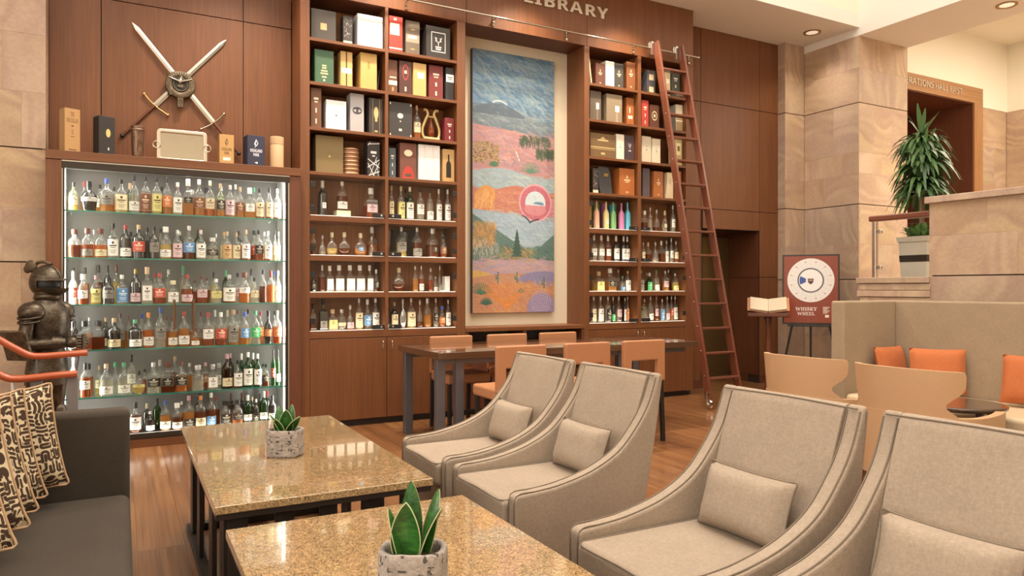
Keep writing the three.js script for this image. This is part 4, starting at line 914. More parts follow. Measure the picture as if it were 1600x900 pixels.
const PWORD = { sq: 'charcoal box with a tan square', orn: 'dark box with silver ornament', wht: 'pale box with small grey print', redl: 'red box with a white label', band: 'grey brown box with a wide band', stag: 'black box with a framed white stag head', stag2: 'aubergine box with a stag head', txt: 'green box with gold lettering', txtw: 'box with pale lettering', stripe: 'gold box with a black stripe and white band', plain: 'plain box', bandw: 'brown box with a white band', circ: 'dark brown box with a red ring', labw: 'tan box with a white label', topw: 'black box with a white band near the top', oval: 'silver box with a dark oval emblem', skull: 'dark box with gold stripes and emblem', corner: 'black box with metal corners', dot: 'large olive box with a tiny gold dot', weave: 'black box crossed by white lines', ovalred: 'brown box with a cream oval and red arc', marble: 'white marbled box', bottle: 'tan box with a black bottle silhouette', emb: 'box with a small gold emblem', two: 'blue grey box with two cream labels', labs: 'box with a small cream label', bandb: 'orange brown box with a cream band', circw: 'brown box with a cream ring', half: 'cream and tan box', wood: 'low wooden case with gold lines', gold: 'gold and cream box' };
const CW = (hex) => { const c = new THREE.Color(hex), h = {}; c.getHSL(h); const l = h.l, s = h.s; if (s < 0.14) return l < 0.06 ? 'charcoal' : l < 0.3 ? 'grey' : 'white'; if (h.h < 0.03 || h.h > 0.93) return 'maroon'; if (h.h < 0.075) return l < 0.08 ? 'dark brown' : 'rust brown'; if (h.h < 0.14) return l > 0.4 ? 'cream' : 'tan'; return h.h < 0.45 ? 'green' : 'slate'; };
const RW = { l0: 'left bookcase, top row', l1: 'left bookcase, second row', l2: 'left bookcase, third row', l3: 'left bookcase, fourth row', r0: 'right bookcase, top row', r1: 'right bookcase, second row', r2: 'right bookcase, third row', r3: 'right bookcase, fourth row' };
const boxN = {};
BOXES.forEach(([row, x0, x1, Y, h, col, pr], i) => {
  const n = boxN[row] = (boxN[row] ?? -1) + 1, w = x1 - x0, d = Math.min(0.26, Math.max(0.1, w * 1.0)), zf = -7.345 - hash(i, 4, 9) * 0.03;
  const base = PWORD[pr].startsWith('box') || PWORD[pr].startsWith('plain') || PWORD[pr].startsWith('pale') ? `${CW(col)} ${PWORD[pr].replace('pale ', '')}` : PWORD[pr];
  const t = thing('gift_box', `${base}, ${ORD[n]} box, ${RW[row]}`, 'box', 'gift boxes on the bookcases', [(x0 + x1) / 2, Y + 0.0006, zf - d / 2]);
  mesh('carton', rbox(w - 0.004, h, d, 0.004).translate(0, h / 2, 0), std({ color: col, roughness: 0.55 }), t);
  mesh('front_print', printPlane(w - 0.012, h - 0.008, i).translate(0, h / 2, d / 2 + 0.0006), M.print, t);
});
// single pieces between the boxes
{
  const st = thing('gift_sticks', 'two thin black bottles leaning in the left bookcase, second row', 'bottle', null, [2.375, 3.4925, -7.42]);
  mesh('stick', bar([-0.02, 0, 0], [0.005, 0.24, 0], 0.009, 10), M.black, st); mesh('stick', bar([0.012, 0, 0], [0.035, 0.235, 0], 0.009, 10), M.black, st);
  // golden lyre with its decanter
  const ly = thing('lyre_decanter', 'golden lyre shaped bottle holder in the left bookcase, third row', 'decanter', null, [3.0, 3.0356, -7.43]); const gm = std({ color: lin(0.62, 0.45, 0.20), roughness: 0.4, metalness: 0.4 });
  for (const s of [-1, 1]) mesh('arm', tube([[s * 0.02, 0.018, 0], [s * 0.085, 0.04, 0], [s * 0.1, 0.12, 0], [s * 0.06, 0.24, 0], [s * 0.035, 0.3, 0], [s * 0.06, 0.345, 0], [s * 0.085, 0.34, 0]], 0.017, 30, 8), gm, ly);
  mesh('base', rbox(0.19, 0.04, 0.09, 0.01).translate(0, 0.02, 0), gm, ly); mesh('crossbar', bar([-0.05, 0.27, 0], [0.05, 0.27, 0], 0.01), gm, ly); mesh('flask', lathe([[0, 0.041], [0.03, 0.045], [0.042, 0.1], [0.03, 0.17], [0.012, 0.21], [0.012, 0.25]], 16), liqMat('r'), ly);
  const tb = thing('liquor_bottle', 'slender bottle with cream and white bands beside the golden lyre', 'bottle', null, [2.835, 3.0356, -7.43]);
  tb.scale.set(0.085, 0.375, 0.085); { const [lo, hi, cap] = bottleParts('T', false); mesh('body', lo, liqMat('o'), tb); mesh('neck', hi, glsMat('c'), tb); mesh('stopper', cap, capMat('t'), tb); mesh('label', labelGeo('T', 'm', 'e'), M.label, tb); }
  // ringed barrel
  const br = thing('ringed_barrel', 'copper ringed round canister in the left bookcase, fourth row', 'canister', null, [2.105, 2.5906, -7.45]);
  mesh('body', lathe([[0, 0], [0.082, 0], [0.086, 0.02], [0.086, 0.27], [0.08, 0.285], [0, 0.285]], 26), std({ color: lin(0.30, 0.15, 0.075), roughness: 0.5 }), br);
  for (let i = 0; i < 7; i++) mesh('ring', new THREE.TorusGeometry(0.086, 0.0085, 8, 28).rotateX(Math.PI / 2).translate(0, 0.02 + i * 0.042, 0), std({ color: lin(0.62, 0.38, 0.22), roughness: 0.3, metalness: 0.6 }), br);
  // leaning book and leaning slate box
  const lb = thing('thin_carton', 'thin cream carton leaning at the left end of the right bookcase, top row', 'carton', null, [5.09, 3.9306, -7.42]); mesh('carton', rbox(0.02, 0.36, 0.14, 0.003).translate(0, 0.18, 0), std({ color: lin(0.72, 0.58, 0.36), roughness: 0.6 }), lb); lb.rotation.z = 0.13; lb.position.y += 0.0015;
  const ls = thing('slate_case', 'slate coloured case with a gold plate leaning in the right bookcase, fourth row', 'case', null, [5.31, 2.592, -7.44]); ls.scale.x = 0.88;
  const shp = new THREE.Shape(); shp.moveTo(-0.06, 0); shp.lineTo(0.13, 0); shp.lineTo(0.105, 0.2); shp.quadraticCurveTo(0.09, 0.32, 0.03, 0.33); shp.lineTo(-0.1, 0.33); shp.quadraticCurveTo(-0.11, 0.1, -0.06, 0);
  mesh('case_body', new THREE.ExtrudeGeometry(shp, { depth: 0.1, bevelEnabled: true, bevelSize: 0.006, bevelThickness: 0.006, bevelSegments: 2 }).translate(0, 0.006, -0.05), std({ color: lin(0.05, 0.052, 0.055), roughness: 0.4 }), ls); mesh('plate', rbox(0.07, 0.04, 0.004, 0.001).translate(0.02, 0.24, 0.0585), M.brass, ls);
}
// things on top of the glowing cabinet
const TOPY = 2.5906;
function topBox(label, x0, x1, h, col, i, turn = 0) { const w = (x1 - x0), t = thing('gift_box', label, 'box', 'boxes on the cabinet top', [(x0 + x1) / 2, TOPY, -7.37]); mesh('carton', rbox(w, h, w * 0.9, 0.003).translate(0, h / 2, 0), std({ color: col, roughness: 0.6 }), t); mesh('front_print', printPlane(w - 0.01, h - 0.008, i).translate(0, h / 2, w * 0.45 + 0.0006), M.print, t); t.rotation.y = turn; }
const NB = BOXES.length;
topBox('tall tan carton at the left end of the cabinet top', -0.46, -0.335, 0.385, '#a8845a', NB, 0.42);
topBox('black box with a gold seal on the cabinet top', -0.205, -0.07, 0.345, '#242020', NB + 1, 0.4);
topBox('tan box with a dark diamond emblem on the cabinet top', 0.812, 0.942, 0.285, '#b08a56', NB + 2);
topBox('navy box with a white diamond emblem on the cabinet top', 1.05, 1.215, 0.30, '#2a2c40', NB + 3, 0.12);
{
  const tm = thing('metal_tumbler', 'dull copper tumbler beside the silver tray', 'tumbler', null, [0.128, TOPY, -7.37]); mesh('cup', lathe([[0, 0], [0.042, 0], [0.046, 0.03], [0.056, 0.24], [0.058, 0.29], [0.052, 0.295], [0, 0.295]], 24), std({ color: lin(0.34, 0.22, 0.17), map: rep(metalTex, 3, 3), roughness: 0.35, metalness: 0.6 }), tm); mesh('rim', new THREE.TorusGeometry(0.056, 0.006, 8, 28).rotateX(Math.PI / 2).translate(0, 0.26, 0), std({ color: lin(0.4, 0.28, 0.22), roughness: 0.3, metalness: 0.7 }), tm);
  const cy = thing('kraft_tube', 'plain tan cardboard tube at the right end of the cabinet top', 'tube', null, [1.348, TOPY, -7.37]); const km = std({ color: lin(0.52, 0.34, 0.19), roughness: 0.7 }); mesh('body', lathe([[0, 0], [0.062, 0], [0.064, 0.003], [0.064, 0.24], [0, 0.24]], 28), km, cy); mesh('lid', lathe([[0.0655, 0.241], [0.0655, 0.31], [0.062, 0.315], [0, 0.315]], 28), km, cy);
  // silver tray leaning against the panelling
  const tr = thing('silver_tray', 'rounded silver tray with ring handles standing on the cabinet top', 'tray', null, [0.50, TOPY + 0.001, -7.40]); const w = 0.42, h = 0.295;
  const rs = (a, b, r) => { const s = new THREE.Shape(); s.moveTo(-a + r, -b); s.lineTo(a - r, -b); s.quadraticCurveTo(a, -b, a, -b + r); s.lineTo(a, b - r); s.quadraticCurveTo(a, b, a - r, b); s.lineTo(-a + r, b); s.quadraticCurveTo(-a, b, -a, b - r); s.lineTo(-a, -b + r); s.quadraticCurveTo(-a, -b, -a + r, -b); return s; };
  mesh('tray_plate', new THREE.ExtrudeGeometry(rs(w / 2 - 0.01, h / 2 - 0.01, 0.03), { depth: 0.004, bevelEnabled: false }).translate(0, h / 2, 0), M.silver, tr);
  const rim = rs(w / 2, h / 2, 0.035); rim.holes.push(rs(w / 2 - 0.022, h / 2 - 0.022, 0.02));
  mesh('rim', new THREE.ExtrudeGeometry(rim, { depth: 0.016, bevelEnabled: true, bevelSize: 0.004, bevelThickness: 0.004, bevelSegments: 2 }).translate(0, h / 2 + 0.004, 0.002), std({ color: lin(0.60, 0.54, 0.45), roughness: 0.28, metalness: 0.9 }), tr);
  for (const s of [-1, 1]) mesh('ring_handle', new THREE.TorusGeometry(0.032, 0.006, 8, 24).translate(s * (w / 2 + 0.006), h / 2, 0.02), M.silver, tr);
  tr.rotation.x = -0.1;
}
// crossed swords and their badge
function sword(label, a, tip, guardAt, grip) {
  const A = V(...a), B = V(...tip), d = B.clone().sub(A).normalize(), n = V(0, 0, 1), s = d.clone().cross(n).normalize(), t = thing('sword', label, 'sword');
  const P = (k, o = 0) => A.clone().addScaledVector(d, k).addScaledVector(s, o), L = A.distanceTo(B), w = 0.024;
  const g = new THREE.BufferGeometry(), pos = [], T = 0.005, ring = (k, ww) => { const c = P(k); return [c.clone().addScaledVector(s, -ww), c.clone().addScaledVector(n, T), c.clone().addScaledVector(s, ww), c.clone().addScaledVector(n, -T)]; };
  const rings = [ring(guardAt, w), ring(L - 0.07, w * 0.85)], end = B; const tri = (...q) => q.forEach((p) => pos.push(p.x, p.y, p.z));
  for (let i = 0; i < 4; i++) { const j = (i + 1) % 4; tri(rings[0][i], rings[0][j], rings[1][j]); tri(rings[0][i], rings[1][j], rings[1][i]); tri(rings[1][i], rings[1][j], end); tri(rings[0][j], rings[0][i], P(guardAt)); }
  g.setAttribute('position', new THREE.Float32BufferAttribute(pos, 3)); g.setAttribute('uv', new THREE.Float32BufferAttribute(new Float32Array(pos.length / 3 * 2), 2)); g.computeVertexNormals(); mesh('blade', g, M.blade, t);
  const gp = (k, o) => P(k, o).toArray();
  mesh('guard', [tube([gp(guardAt + 0.012, -0.13), gp(guardAt, -0.05), gp(guardAt, 0.05), gp(guardAt + 0.012, 0.13)], 0.008, 20, 8), ellipsoid(0.015, 0.015, 0.012).translate(...gp(guardAt + 0.013, -0.135)), ellipsoid(0.015, 0.015, 0.012).translate(...gp(guardAt + 0.013, 0.135))], grip === 'gold' ? M.brass : M.silver, t, 'cross guard');
  mesh('grip', bar(gp(0.02, 0), gp(guardAt, 0), 0.013, 10), M.darkWood, t); mesh('pommel', ellipsoid(0.02, 0.02, 0.016).translate(...gp(0, 0)), M.black, t);
}
sword('sword with a gold cross guard, its point at the upper right', [0.005, 2.85, -7.70], [0.92, 3.9, -7.70], 0.42, 'gold');
sword('sword with a silver cross guard, its point at the upper left', [1.035, 2.77, -7.683], [0.085, 3.925, -7.683], 0.37, 'silver');
{
  const t = thing('clan_badge', 'round dark metal strap badge with a bird over the crossed swords', 'badge', null, [0.5, 3.385, -7.676]);
  mesh('strap_ring', lathe([[0.075, 0], [0.125, 0], [0.135, 0.01], [0.125, 0.026], [0.08, 0.022], [0.072, 0.01], [0.075, 0]], 36).rotateX(Math.PI / 2), M.medal, t);
  mesh('plate', new THREE.CylinderGeometry(0.085, 0.085, 0.012, 30).rotateX(Math.PI / 2).translate(0, 0, 0.008), M.black, t);
  mesh('bird', [ellipsoid(0.022, 0.03, 0.016, 0, 0.035, 0.022), tube([[-0.1, 0.062, 0.024], [-0.05, 0.042, 0.026], [0, 0.03, 0.026], [0.05, 0.042, 0.026], [0.1, 0.062, 0.024]], 0.009, 20, 6), ellipsoid(0.012, 0.014, 0.012, 0.006, 0.062, 0.026)], M.blade, t);
  mesh('wreath', new THREE.TorusGeometry(0.062, 0.007, 8, 28).translate(0, 0.0, 0.016), M.medal, t); mesh('perch', rbox(0.05, 0.03, 0.012, 0.004).translate(0, -0.015, 0.018), M.medal, t);
  mesh('strap_tail', rbox(0.055, 0.12, 0.02, 0.008).translate(0.0, -0.165, 0.012), M.medal, t); mesh('buckle', rbox(0.05, 0.04, 0.022, 0.008).rotateZ(0.5).translate(-0.075, -0.09, 0.02), M.medal, t);
  for (let i = 0; i < 9; i++) { const a = Math.PI * (0.25 + 0.5 * i / 8); mesh('raised_mark', rbox(0.007, 0.024, 0.005, 0.001).rotateZ(a - Math.PI / 2).translate(Math.cos(a) * 0.105, Math.sin(a) * 0.105, 0.027), M.blade, t); }
}
// painting
const paintTex = cv(720, 2000, (g, W, H) => {
  const N = (x, y, s) => vnoise(x, y, 999, 999, s), X = (u) => u * W, Y = (v) => v * H;
  const band = (top, col) => { g.fillStyle = col; g.beginPath(); g.moveTo(0, H); for (let i = 0; i <= 60; i++) g.lineTo(W * i / 60, Y(top(i / 60))); g.lineTo(W, H); g.fill(); };
  const strokes = (n, x0, x1, y0, y1, cols, len, ang, w, s) => { for (let i = 0; i < n; i++) { const x = X(x0 + (x1 - x0) * hash(i, 1, s)), y = Y(y0 + (y1 - y0) * hash(i, 2, s)), a = ang + (hash(i, 3, s) - 0.5) * 1.0, l = len * (0.5 + hash(i, 4, s)); g.strokeStyle = cols[Math.floor(hash(i, 5, s) * cols.length)]; g.globalAlpha = 0.2 + 0.32 * hash(i, 6, s); g.lineWidth = w * (0.5 + hash(i, 7, s)); g.lineCap = 'round'; g.beginPath(); g.moveTo(x, y); g.quadraticCurveTo(x + Math.cos(a) * l * 0.5 + 10, y + Math.sin(a) * l * 0.5 - 10, x + Math.cos(a) * l, y + Math.sin(a) * l); g.stroke(); } g.globalAlpha = 1; };
  g.fillStyle = '#6f93b0'; g.fillRect(0, 0, W, H);
  strokes(900, 0, 1, 0, 0.28, ['#4d7ba6', '#7fa0b8', '#9ab4bc', '#5f7f9c', '#7f8fa4', '#a3b8b4', '#3f6c9a', '#8aa6a4'], 90, 0.5, 14, 101);
  band((u) => 0.205 + 0.05 * u - 0.02 * Math.exp(-((u - 0.3) ** 2) / 0.02), '#6f7f8c'); strokes(200, 0, 1, 0.22, 0.28, ['#6f8592', '#8a9aa0', '#7c8c98', '#9aa8a8'], 80, 0.2, 10, 102);
  g.fillStyle = '#5f7080'; g.beginPath(); g.moveTo(0, Y(0.225)); g.quadraticCurveTo(X(0.3), Y(0.165), X(0.62), Y(0.235)); g.lineTo(X(0.62), Y(0.245)); g.lineTo(0, Y(0.24)); g.fill(); g.strokeStyle = '#cfd6d4'; g.lineWidth = 12; g.beginPath(); g.moveTo(X(0.24), Y(0.193)); g.quadraticCurveTo(X(0.32), Y(0.178), X(0.4), Y(0.196)); g.stroke();
  band((u) => 0.283 + 0.03 * u, '#b98d92'); strokes(700, 0, 1, 0.29, 0.47, ['#c98f92', '#d49a90', '#a98a98', '#c77f7a', '#d8a89c', '#9c8792', '#c98468'], 70, 0.3, 12, 103);
  strokes(500, 0.0, 0.3, 0.35, 0.43, ['#b89a4c', '#4a4a30', '#8c7a3c', '#c7a452'], 10, 0.5, 7, 104);
  for (const [x, y, w] of [[0.75, 0.325, 0.2], [0.88, 0.37, 0.12]]) strokes(240, x - w, x + w * 0.95, y - 0.018, y + 0.018, ['#3d5340', '#2f4434', '#56684c', '#4b5f48'], 26, 1.2, 9, 105 + Math.round(x * 10));
  g.strokeStyle = '#d9ddd6'; g.lineWidth = 10; g.setLineDash([16, 12]); g.beginPath(); g.moveTo(X(0.52), Y(0.375)); g.lineTo(X(0.56), Y(0.41)); g.stroke(); g.setLineDash([]);
  const agave = (x, y, r, c) => { g.strokeStyle = c; g.lineWidth = 7; for (let i = -6; i <= 6; i++) { const a = -Math.PI / 2 + i * 0.22; g.beginPath(); g.moveTo(X(x), Y(y)); g.lineTo(X(x) + Math.cos(a) * r, Y(y) + Math.sin(a) * r); g.stroke(); } };
  agave(0.7, 0.455, 90, '#5d8a72'); agave(0.25, 0.44, 40, '#4f7a5c');
  band((u) => 0.462 - 0.018 * Math.sin(u * 5), '#9fb3bd'); strokes(350, 0, 1, 0.465, 0.52, ['#a9c0c8', '#8fa9b6', '#bccac6', '#9db0ae'], 90, 0.4, 14, 109);
  band((u) => 0.52 + 0.012 * Math.sin(u * 9) - (Math.abs(u - 0.72) < 0.03 ? 0.018 : 0), '#c77a64'); strokes(700, 0, 1, 0.53, 0.62, ['#d0836a', '#c56f5e', '#dc9a6c', '#b8777a', '#d98f52', '#c98a84'], 60, 0.2, 11, 110);
  g.fillStyle = '#e29a4e'; g.beginPath(); g.ellipse(X(0.15), Y(0.558), 80, 92, 0.7, 0, 7); g.fill(); strokes(160, 0.03, 0.26, 0.525, 0.595, ['#eab06a', '#d98a44', '#f0b878'], 50, 1.8, 10, 111);
  band((u) => 0.605 + 0.035 * u, '#a3b8c6'); strokes(420, 0, 1, 0.61, 0.72, ['#a9c2d0', '#94b0c2', '#b8cbd2', '#9bb2c4'], 90, 0.35, 14, 112);
  g.fillStyle = '#d0808a'; g.beginPath(); g.ellipse(X(0.86), Y(0.585), 220, 70, 0.1, 0, 7); g.fill(); strokes(160, 0.55, 1, 0.55, 0.62, ['#d98a92', '#c76f7c', '#e0a0a4'], 60, 0.3, 12, 121); g.lineWidth = 52; g.strokeStyle = '#cc6c7c'; g.fillStyle = '#cfe0e6'; g.beginPath(); g.ellipse(X(0.76), Y(0.57), 118, 118, 0, 0, 7); g.fill(); g.stroke(); g.lineWidth = 14; g.strokeStyle = '#e6a4ac'; g.beginPath(); g.ellipse(X(0.76), Y(0.57), 142, 142, 0, 0, 7); g.stroke(); g.fillStyle = '#d98a90'; g.beginPath(); g.ellipse(X(0.76), Y(0.595), 100, 50, 0, 0, Math.PI); g.fill(); g.fillRect(X(0.76) - 95, Y(0.58), 190, 34); g.fillStyle = '#6d93b6'; g.beginPath(); g.ellipse(X(0.8), Y(0.573), 48, 16, 0, Math.PI, 7); g.fill();
  g.strokeStyle = '#37505c'; g.lineWidth = 12; g.beginPath(); g.moveTo(X(0.6), Y(0.622)); g.quadraticCurveTo(X(0.66), Y(0.63), X(0.69), Y(0.648)); g.quadraticCurveTo(X(0.72), Y(0.64), X(0.8), Y(0.634)); g.stroke();
  band((u) => 0.625 + 0.18 * Math.min(u, 0.72) * 1.12 - (u > 0.72 ? (u - 0.72) * 0.28 : 0), '#5f7f76'); strokes(500, 0, 1, 0.74, 0.80, ['#5d8474', '#4e7268', '#6f8c74', '#50706c'], 50, 0.7, 10, 113);
  g.save(); strokes(360, 0, 0.26, 0.65, 0.74, ['#d9984a', '#c98a52', '#e2b06a', '#b8864e'], 26, 1.4, 10, 114); strokes(160, 0, 0.3, 0.715, 0.775, ['#c9c0b0', '#8c7a6c', '#d8d0c0'], 46, 1.57, 5, 115); strokes(200, 0.3, 0.75, 0.745, 0.80, ['#e09a4a', '#d4884a', '#7a8a5c'], 30, 0.8, 9, 116); g.restore();
  g.fillStyle = '#3f5f50'; for (let i = 0; i < 7; i++) { g.beginPath(); g.moveTo(X(0.53), Y(0.675 + i * 0.014)); g.lineTo(X(0.53) - 14 - i * 7, Y(0.70 + i * 0.014)); g.lineTo(X(0.53) + 14 + i * 7, Y(0.70 + i * 0.014)); g.fill(); }
  band((u) => 0.80 + 0.004 * Math.sin(u * 12), '#b79aa6'); strokes(360, 0, 1, 0.795, 0.845, ['#c89aa4', '#b394b4', '#d3a894', '#9b9cb8', '#c7a088'], 60, 0.1, 12, 117);
  g.fillStyle = '#dcae58'; g.beginPath(); g.ellipse(X(0.12), Y(0.865), 160, 42, 0.2, 0, 7); g.fill(); band((u) => 0.868 - 0.02 * Math.sin(u * 3.1), '#c98f6c');
  g.fillStyle = '#8f86ac'; g.beginPath(); g.ellipse(X(0.85), Y(0.88), 230, 82, 0, Math.PI, 7); g.fill();
  strokes(900, 0, 1, 0.875, 1.0, ['#d98a4e', '#e29c52', '#c9784e', '#c78a72', '#dba868', '#b87a72'], 46, 0.6, 10, 118);
  agave(0.1, 0.93, 90, '#4b7a5e'); agave(0.16, 0.97, 54, '#3f6b58'); agave(0.58, 0.925, 34, '#5d8478');
  g.strokeStyle = '#e58a3c'; g.lineWidth = 8; for (let i = -8; i <= 8; i++) { g.beginPath(); g.moveTo(X(0.4), Y(0.99)); g.quadraticCurveTo(X(0.4) + i * 14, Y(0.94), X(0.4) + i * 26, Y(0.885) + Math.abs(i) * 5); g.stroke(); }
  g.fillStyle = '#9c88ae'; g.beginPath(); g.ellipse(X(0.84), Y(0.98), 130, 108, 0, Math.PI, 7); g.fill(); g.fillRect(X(0.66), Y(0.98), 260, 40); g.strokeStyle = '#b9a8c6'; g.lineWidth = 5; for (let r = 16; r < 100; r += 18) { g.beginPath(); g.arc(X(0.83), Y(0.96), r, 0, 7); g.stroke(); }
  for (const [x, y] of [[0.3, 0.87], [0.53, 0.87], [0.87, 0.89]]) { g.strokeStyle = '#4c7466'; g.lineWidth = 10; g.beginPath(); g.moveTo(X(x), Y(y + 0.015)); g.lineTo(X(x), Y(y - 0.025)); g.moveTo(X(x) - 16, Y(y - 0.012)); g.lineTo(X(x) - 16, Y(y)); g.lineTo(X(x), Y(y)); g.stroke(); }
  strokes(1400, 0, 1, 0, 1, ['rgba(255,255,255,.5)', 'rgba(60,50,60,.4)'], 22, 0.6, 3, 120);
  g.globalCompositeOperation = 'saturation'; g.globalAlpha = 0.12; g.fillStyle = '#808080'; g.fillRect(0, 0, W, H); g.globalAlpha = 1; g.globalCompositeOperation = 'source-over';
});
{
  const t = thing('painting', 'tall unframed desert landscape painting in the niche between the bookcases', 'painting', null, [4.16, 1.125, -7.688]);
  mesh('canvas', rbox(1.12, 3.1, 0.06, 0.004).translate(0, 1.55, 0.03), std({ color: lin(0.10, 0.09, 0.085), roughness: 0.8 }), t);
  mesh('painted_face', new THREE.PlaneGeometry(1.116, 3.096).translate(0, 1.55, 0.0606), std({ map: paintTex, color: lin(0.72, 0.72, 0.72), roughness: 0.7 }), t);
}
// ladder rail and ladder
{
  const r = thing('ladder_rail', 'thin chrome rail along the fascia for the library ladder', 'rail');
  mesh('rail_tube', bar([1.7, 4.455, -7.2], [6.68, 4.455, -7.2], 0.012, 12), M.silver, r); mesh('rail_tip', ellipsoid(0.02, 0.016, 0.016, 6.69, 4.455, -7.2), M.silver, r);
  for (const x of [2.66, 3.7, 4.68, 5.68, 6.6]) mesh('bracket', [bar([x, 4.40, -7.29], [x, 4.50, -7.29], 0.009), bar([x, 4.455, -7.3], [x, 4.455, -7.2], 0.008), rbx(x - 0.012, x + 0.012, 4.38, 4.43, -7.299, -7.28, 0.002)], M.silver, r);
  const l = thing('library_ladder', 'tall cherry library ladder leaning on the rail at the right bookcase', 'ladder');
  const T = [[5.925, 4.52, -7.14], [6.325, 4.52, -7.14]], B = [[6.075, 0.09, -6.36], [6.585, 0.02, -6.36]];
  const at = (s, k) => B[s].map((v, i) => v + (T[s][i] - v) * k);
  for (const s of [0, 1]) { const rl = mesh('side_rail', flatbar(B[s], T[s], 0.032, 0.1, V(1, 0, 0)), M.ladder, l); for (let i = 1; i < 15; i++) mesh('bolt', ellipsoid(0.007, 0.01, 0.01, 0, 0, 0, 8, 6).translate(...V(...at(s, i / 15.2)).add(V(-0.017, 0, 0.0)).toArray()), M.silver, rl); }
  for (let i = 1; i < 15; i++) { const a = at(0, i / 15.2), b = at(1, i / 15.2), y = (a[1] + b[1]) / 2; mesh('rung', rbx(a[0] + 0.016, b[0] - 0.016, y - 0.012, y + 0.012, a[2] - 0.05, a[2] + 0.05, 0.004, 'x'), M.ladder, l); }
  for (const s of [0, 1]) { const p = T[s]; mesh('roller', [new THREE.CylinderGeometry(0.045, 0.045, 0.02, 20).rotateX(Math.PI / 2).translate(p[0] - 0.035, 4.49, -7.2), rbx(p[0] - 0.055, p[0] - 0.018, 4.36, 4.53, -7.186, -7.16, 0.004)], M.chrome, l, 'chrome roller hook'); }
  mesh('wheel', [new THREE.CylinderGeometry(0.06, 0.06, 0.03, 24).rotateZ(Math.PI / 2).translate(6.03, 0.062, -6.33), rbx(6.008, 6.015, 0.05, 0.2, -6.38, -6.33, 0.002), rbx(6.046, 6.053, 0.05, 0.2, -6.38, -6.33, 0.002), new THREE.CylinderGeometry(0.018, 0.018, 0.06, 14).rotateZ(Math.PI / 2).translate(6.03, 0.062, -6.33)], M.chrome, l, 'chrome caster');
}

// ================================================================ FURNITURE
function pillowGeo(w, h, t, n = 14, pinch = 0.06) {
  const pos = [], uv = [], idx = [];
  for (const s of [1, -1]) {
    const base = pos.length / 3;
    for (let j = 0; j <= n; j++) for (let i = 0; i <= n; i++) {
      const u = -1 + 2 * i / n, v = -1 + 2 * j / n, e = Math.pow(Math.max(0, (1 - u ** 4) * (1 - v ** 4)), 0.55);
      const px = u * (1 - pinch * (1 - v * v)), py = v * (1 - pinch * (1 - u * u));
      pos.push(px * w / 2, py * h / 2, s * t / 2 * e); uv.push(u * w / 2, v * h / 2);
    }
    for (let j = 0; j < n; j++) for (let i = 0; i < n; i++) { const k = base + j * (n + 1) + i; if (s > 0) idx.push(k, k + 1, k + n + 2, k, k + n + 2, k + n + 1); else idx.push(k, k + n + 2, k + 1, k, k + n + 1, k + n + 2); }
  }
  const g = new THREE.BufferGeometry(); g.setAttribute('position', new THREE.Float32BufferAttribute(pos, 3)); g.setAttribute('uv', new THREE.Float32BufferAttribute(uv, 2)); g.setIndex(idx); g.computeVertexNormals(); return g;
}
function pillowSeam(w, h, r = 0.004, pinch = 0.06) { const p = [], n = 10; const P = (u, v) => p.push([u * (1 - pinch * (1 - v * v)) * w / 2, v * (1 - pinch * (1 - u * u)) * h / 2, 0]); for (let i = 0; i < n; i++) P(-1 + 2 * i / n, -1); for (let i = 0; i < n; i++) P(1, -1 + 2 * i / n); for (let i = 0; i < n; i++) P(1 - 2 * i / n, 1); for (let i = 0; i < n; i++) P(-1, 1 - 2 * i / n); return tube(p, r, 120, 5, true); }
function softExtrude(shape, depth, bevel, seg = 3, curve = 20) { const g = new THREE.ExtrudeGeometry(shape, { depth: depth - 2 * bevel, bevelEnabled: true, bevelSize: bevel, bevelThickness: bevel, bevelOffset: -bevel, bevelSegments: seg, curveSegments: curve }); return g.translate(0, 0, -depth / 2 + bevel); }

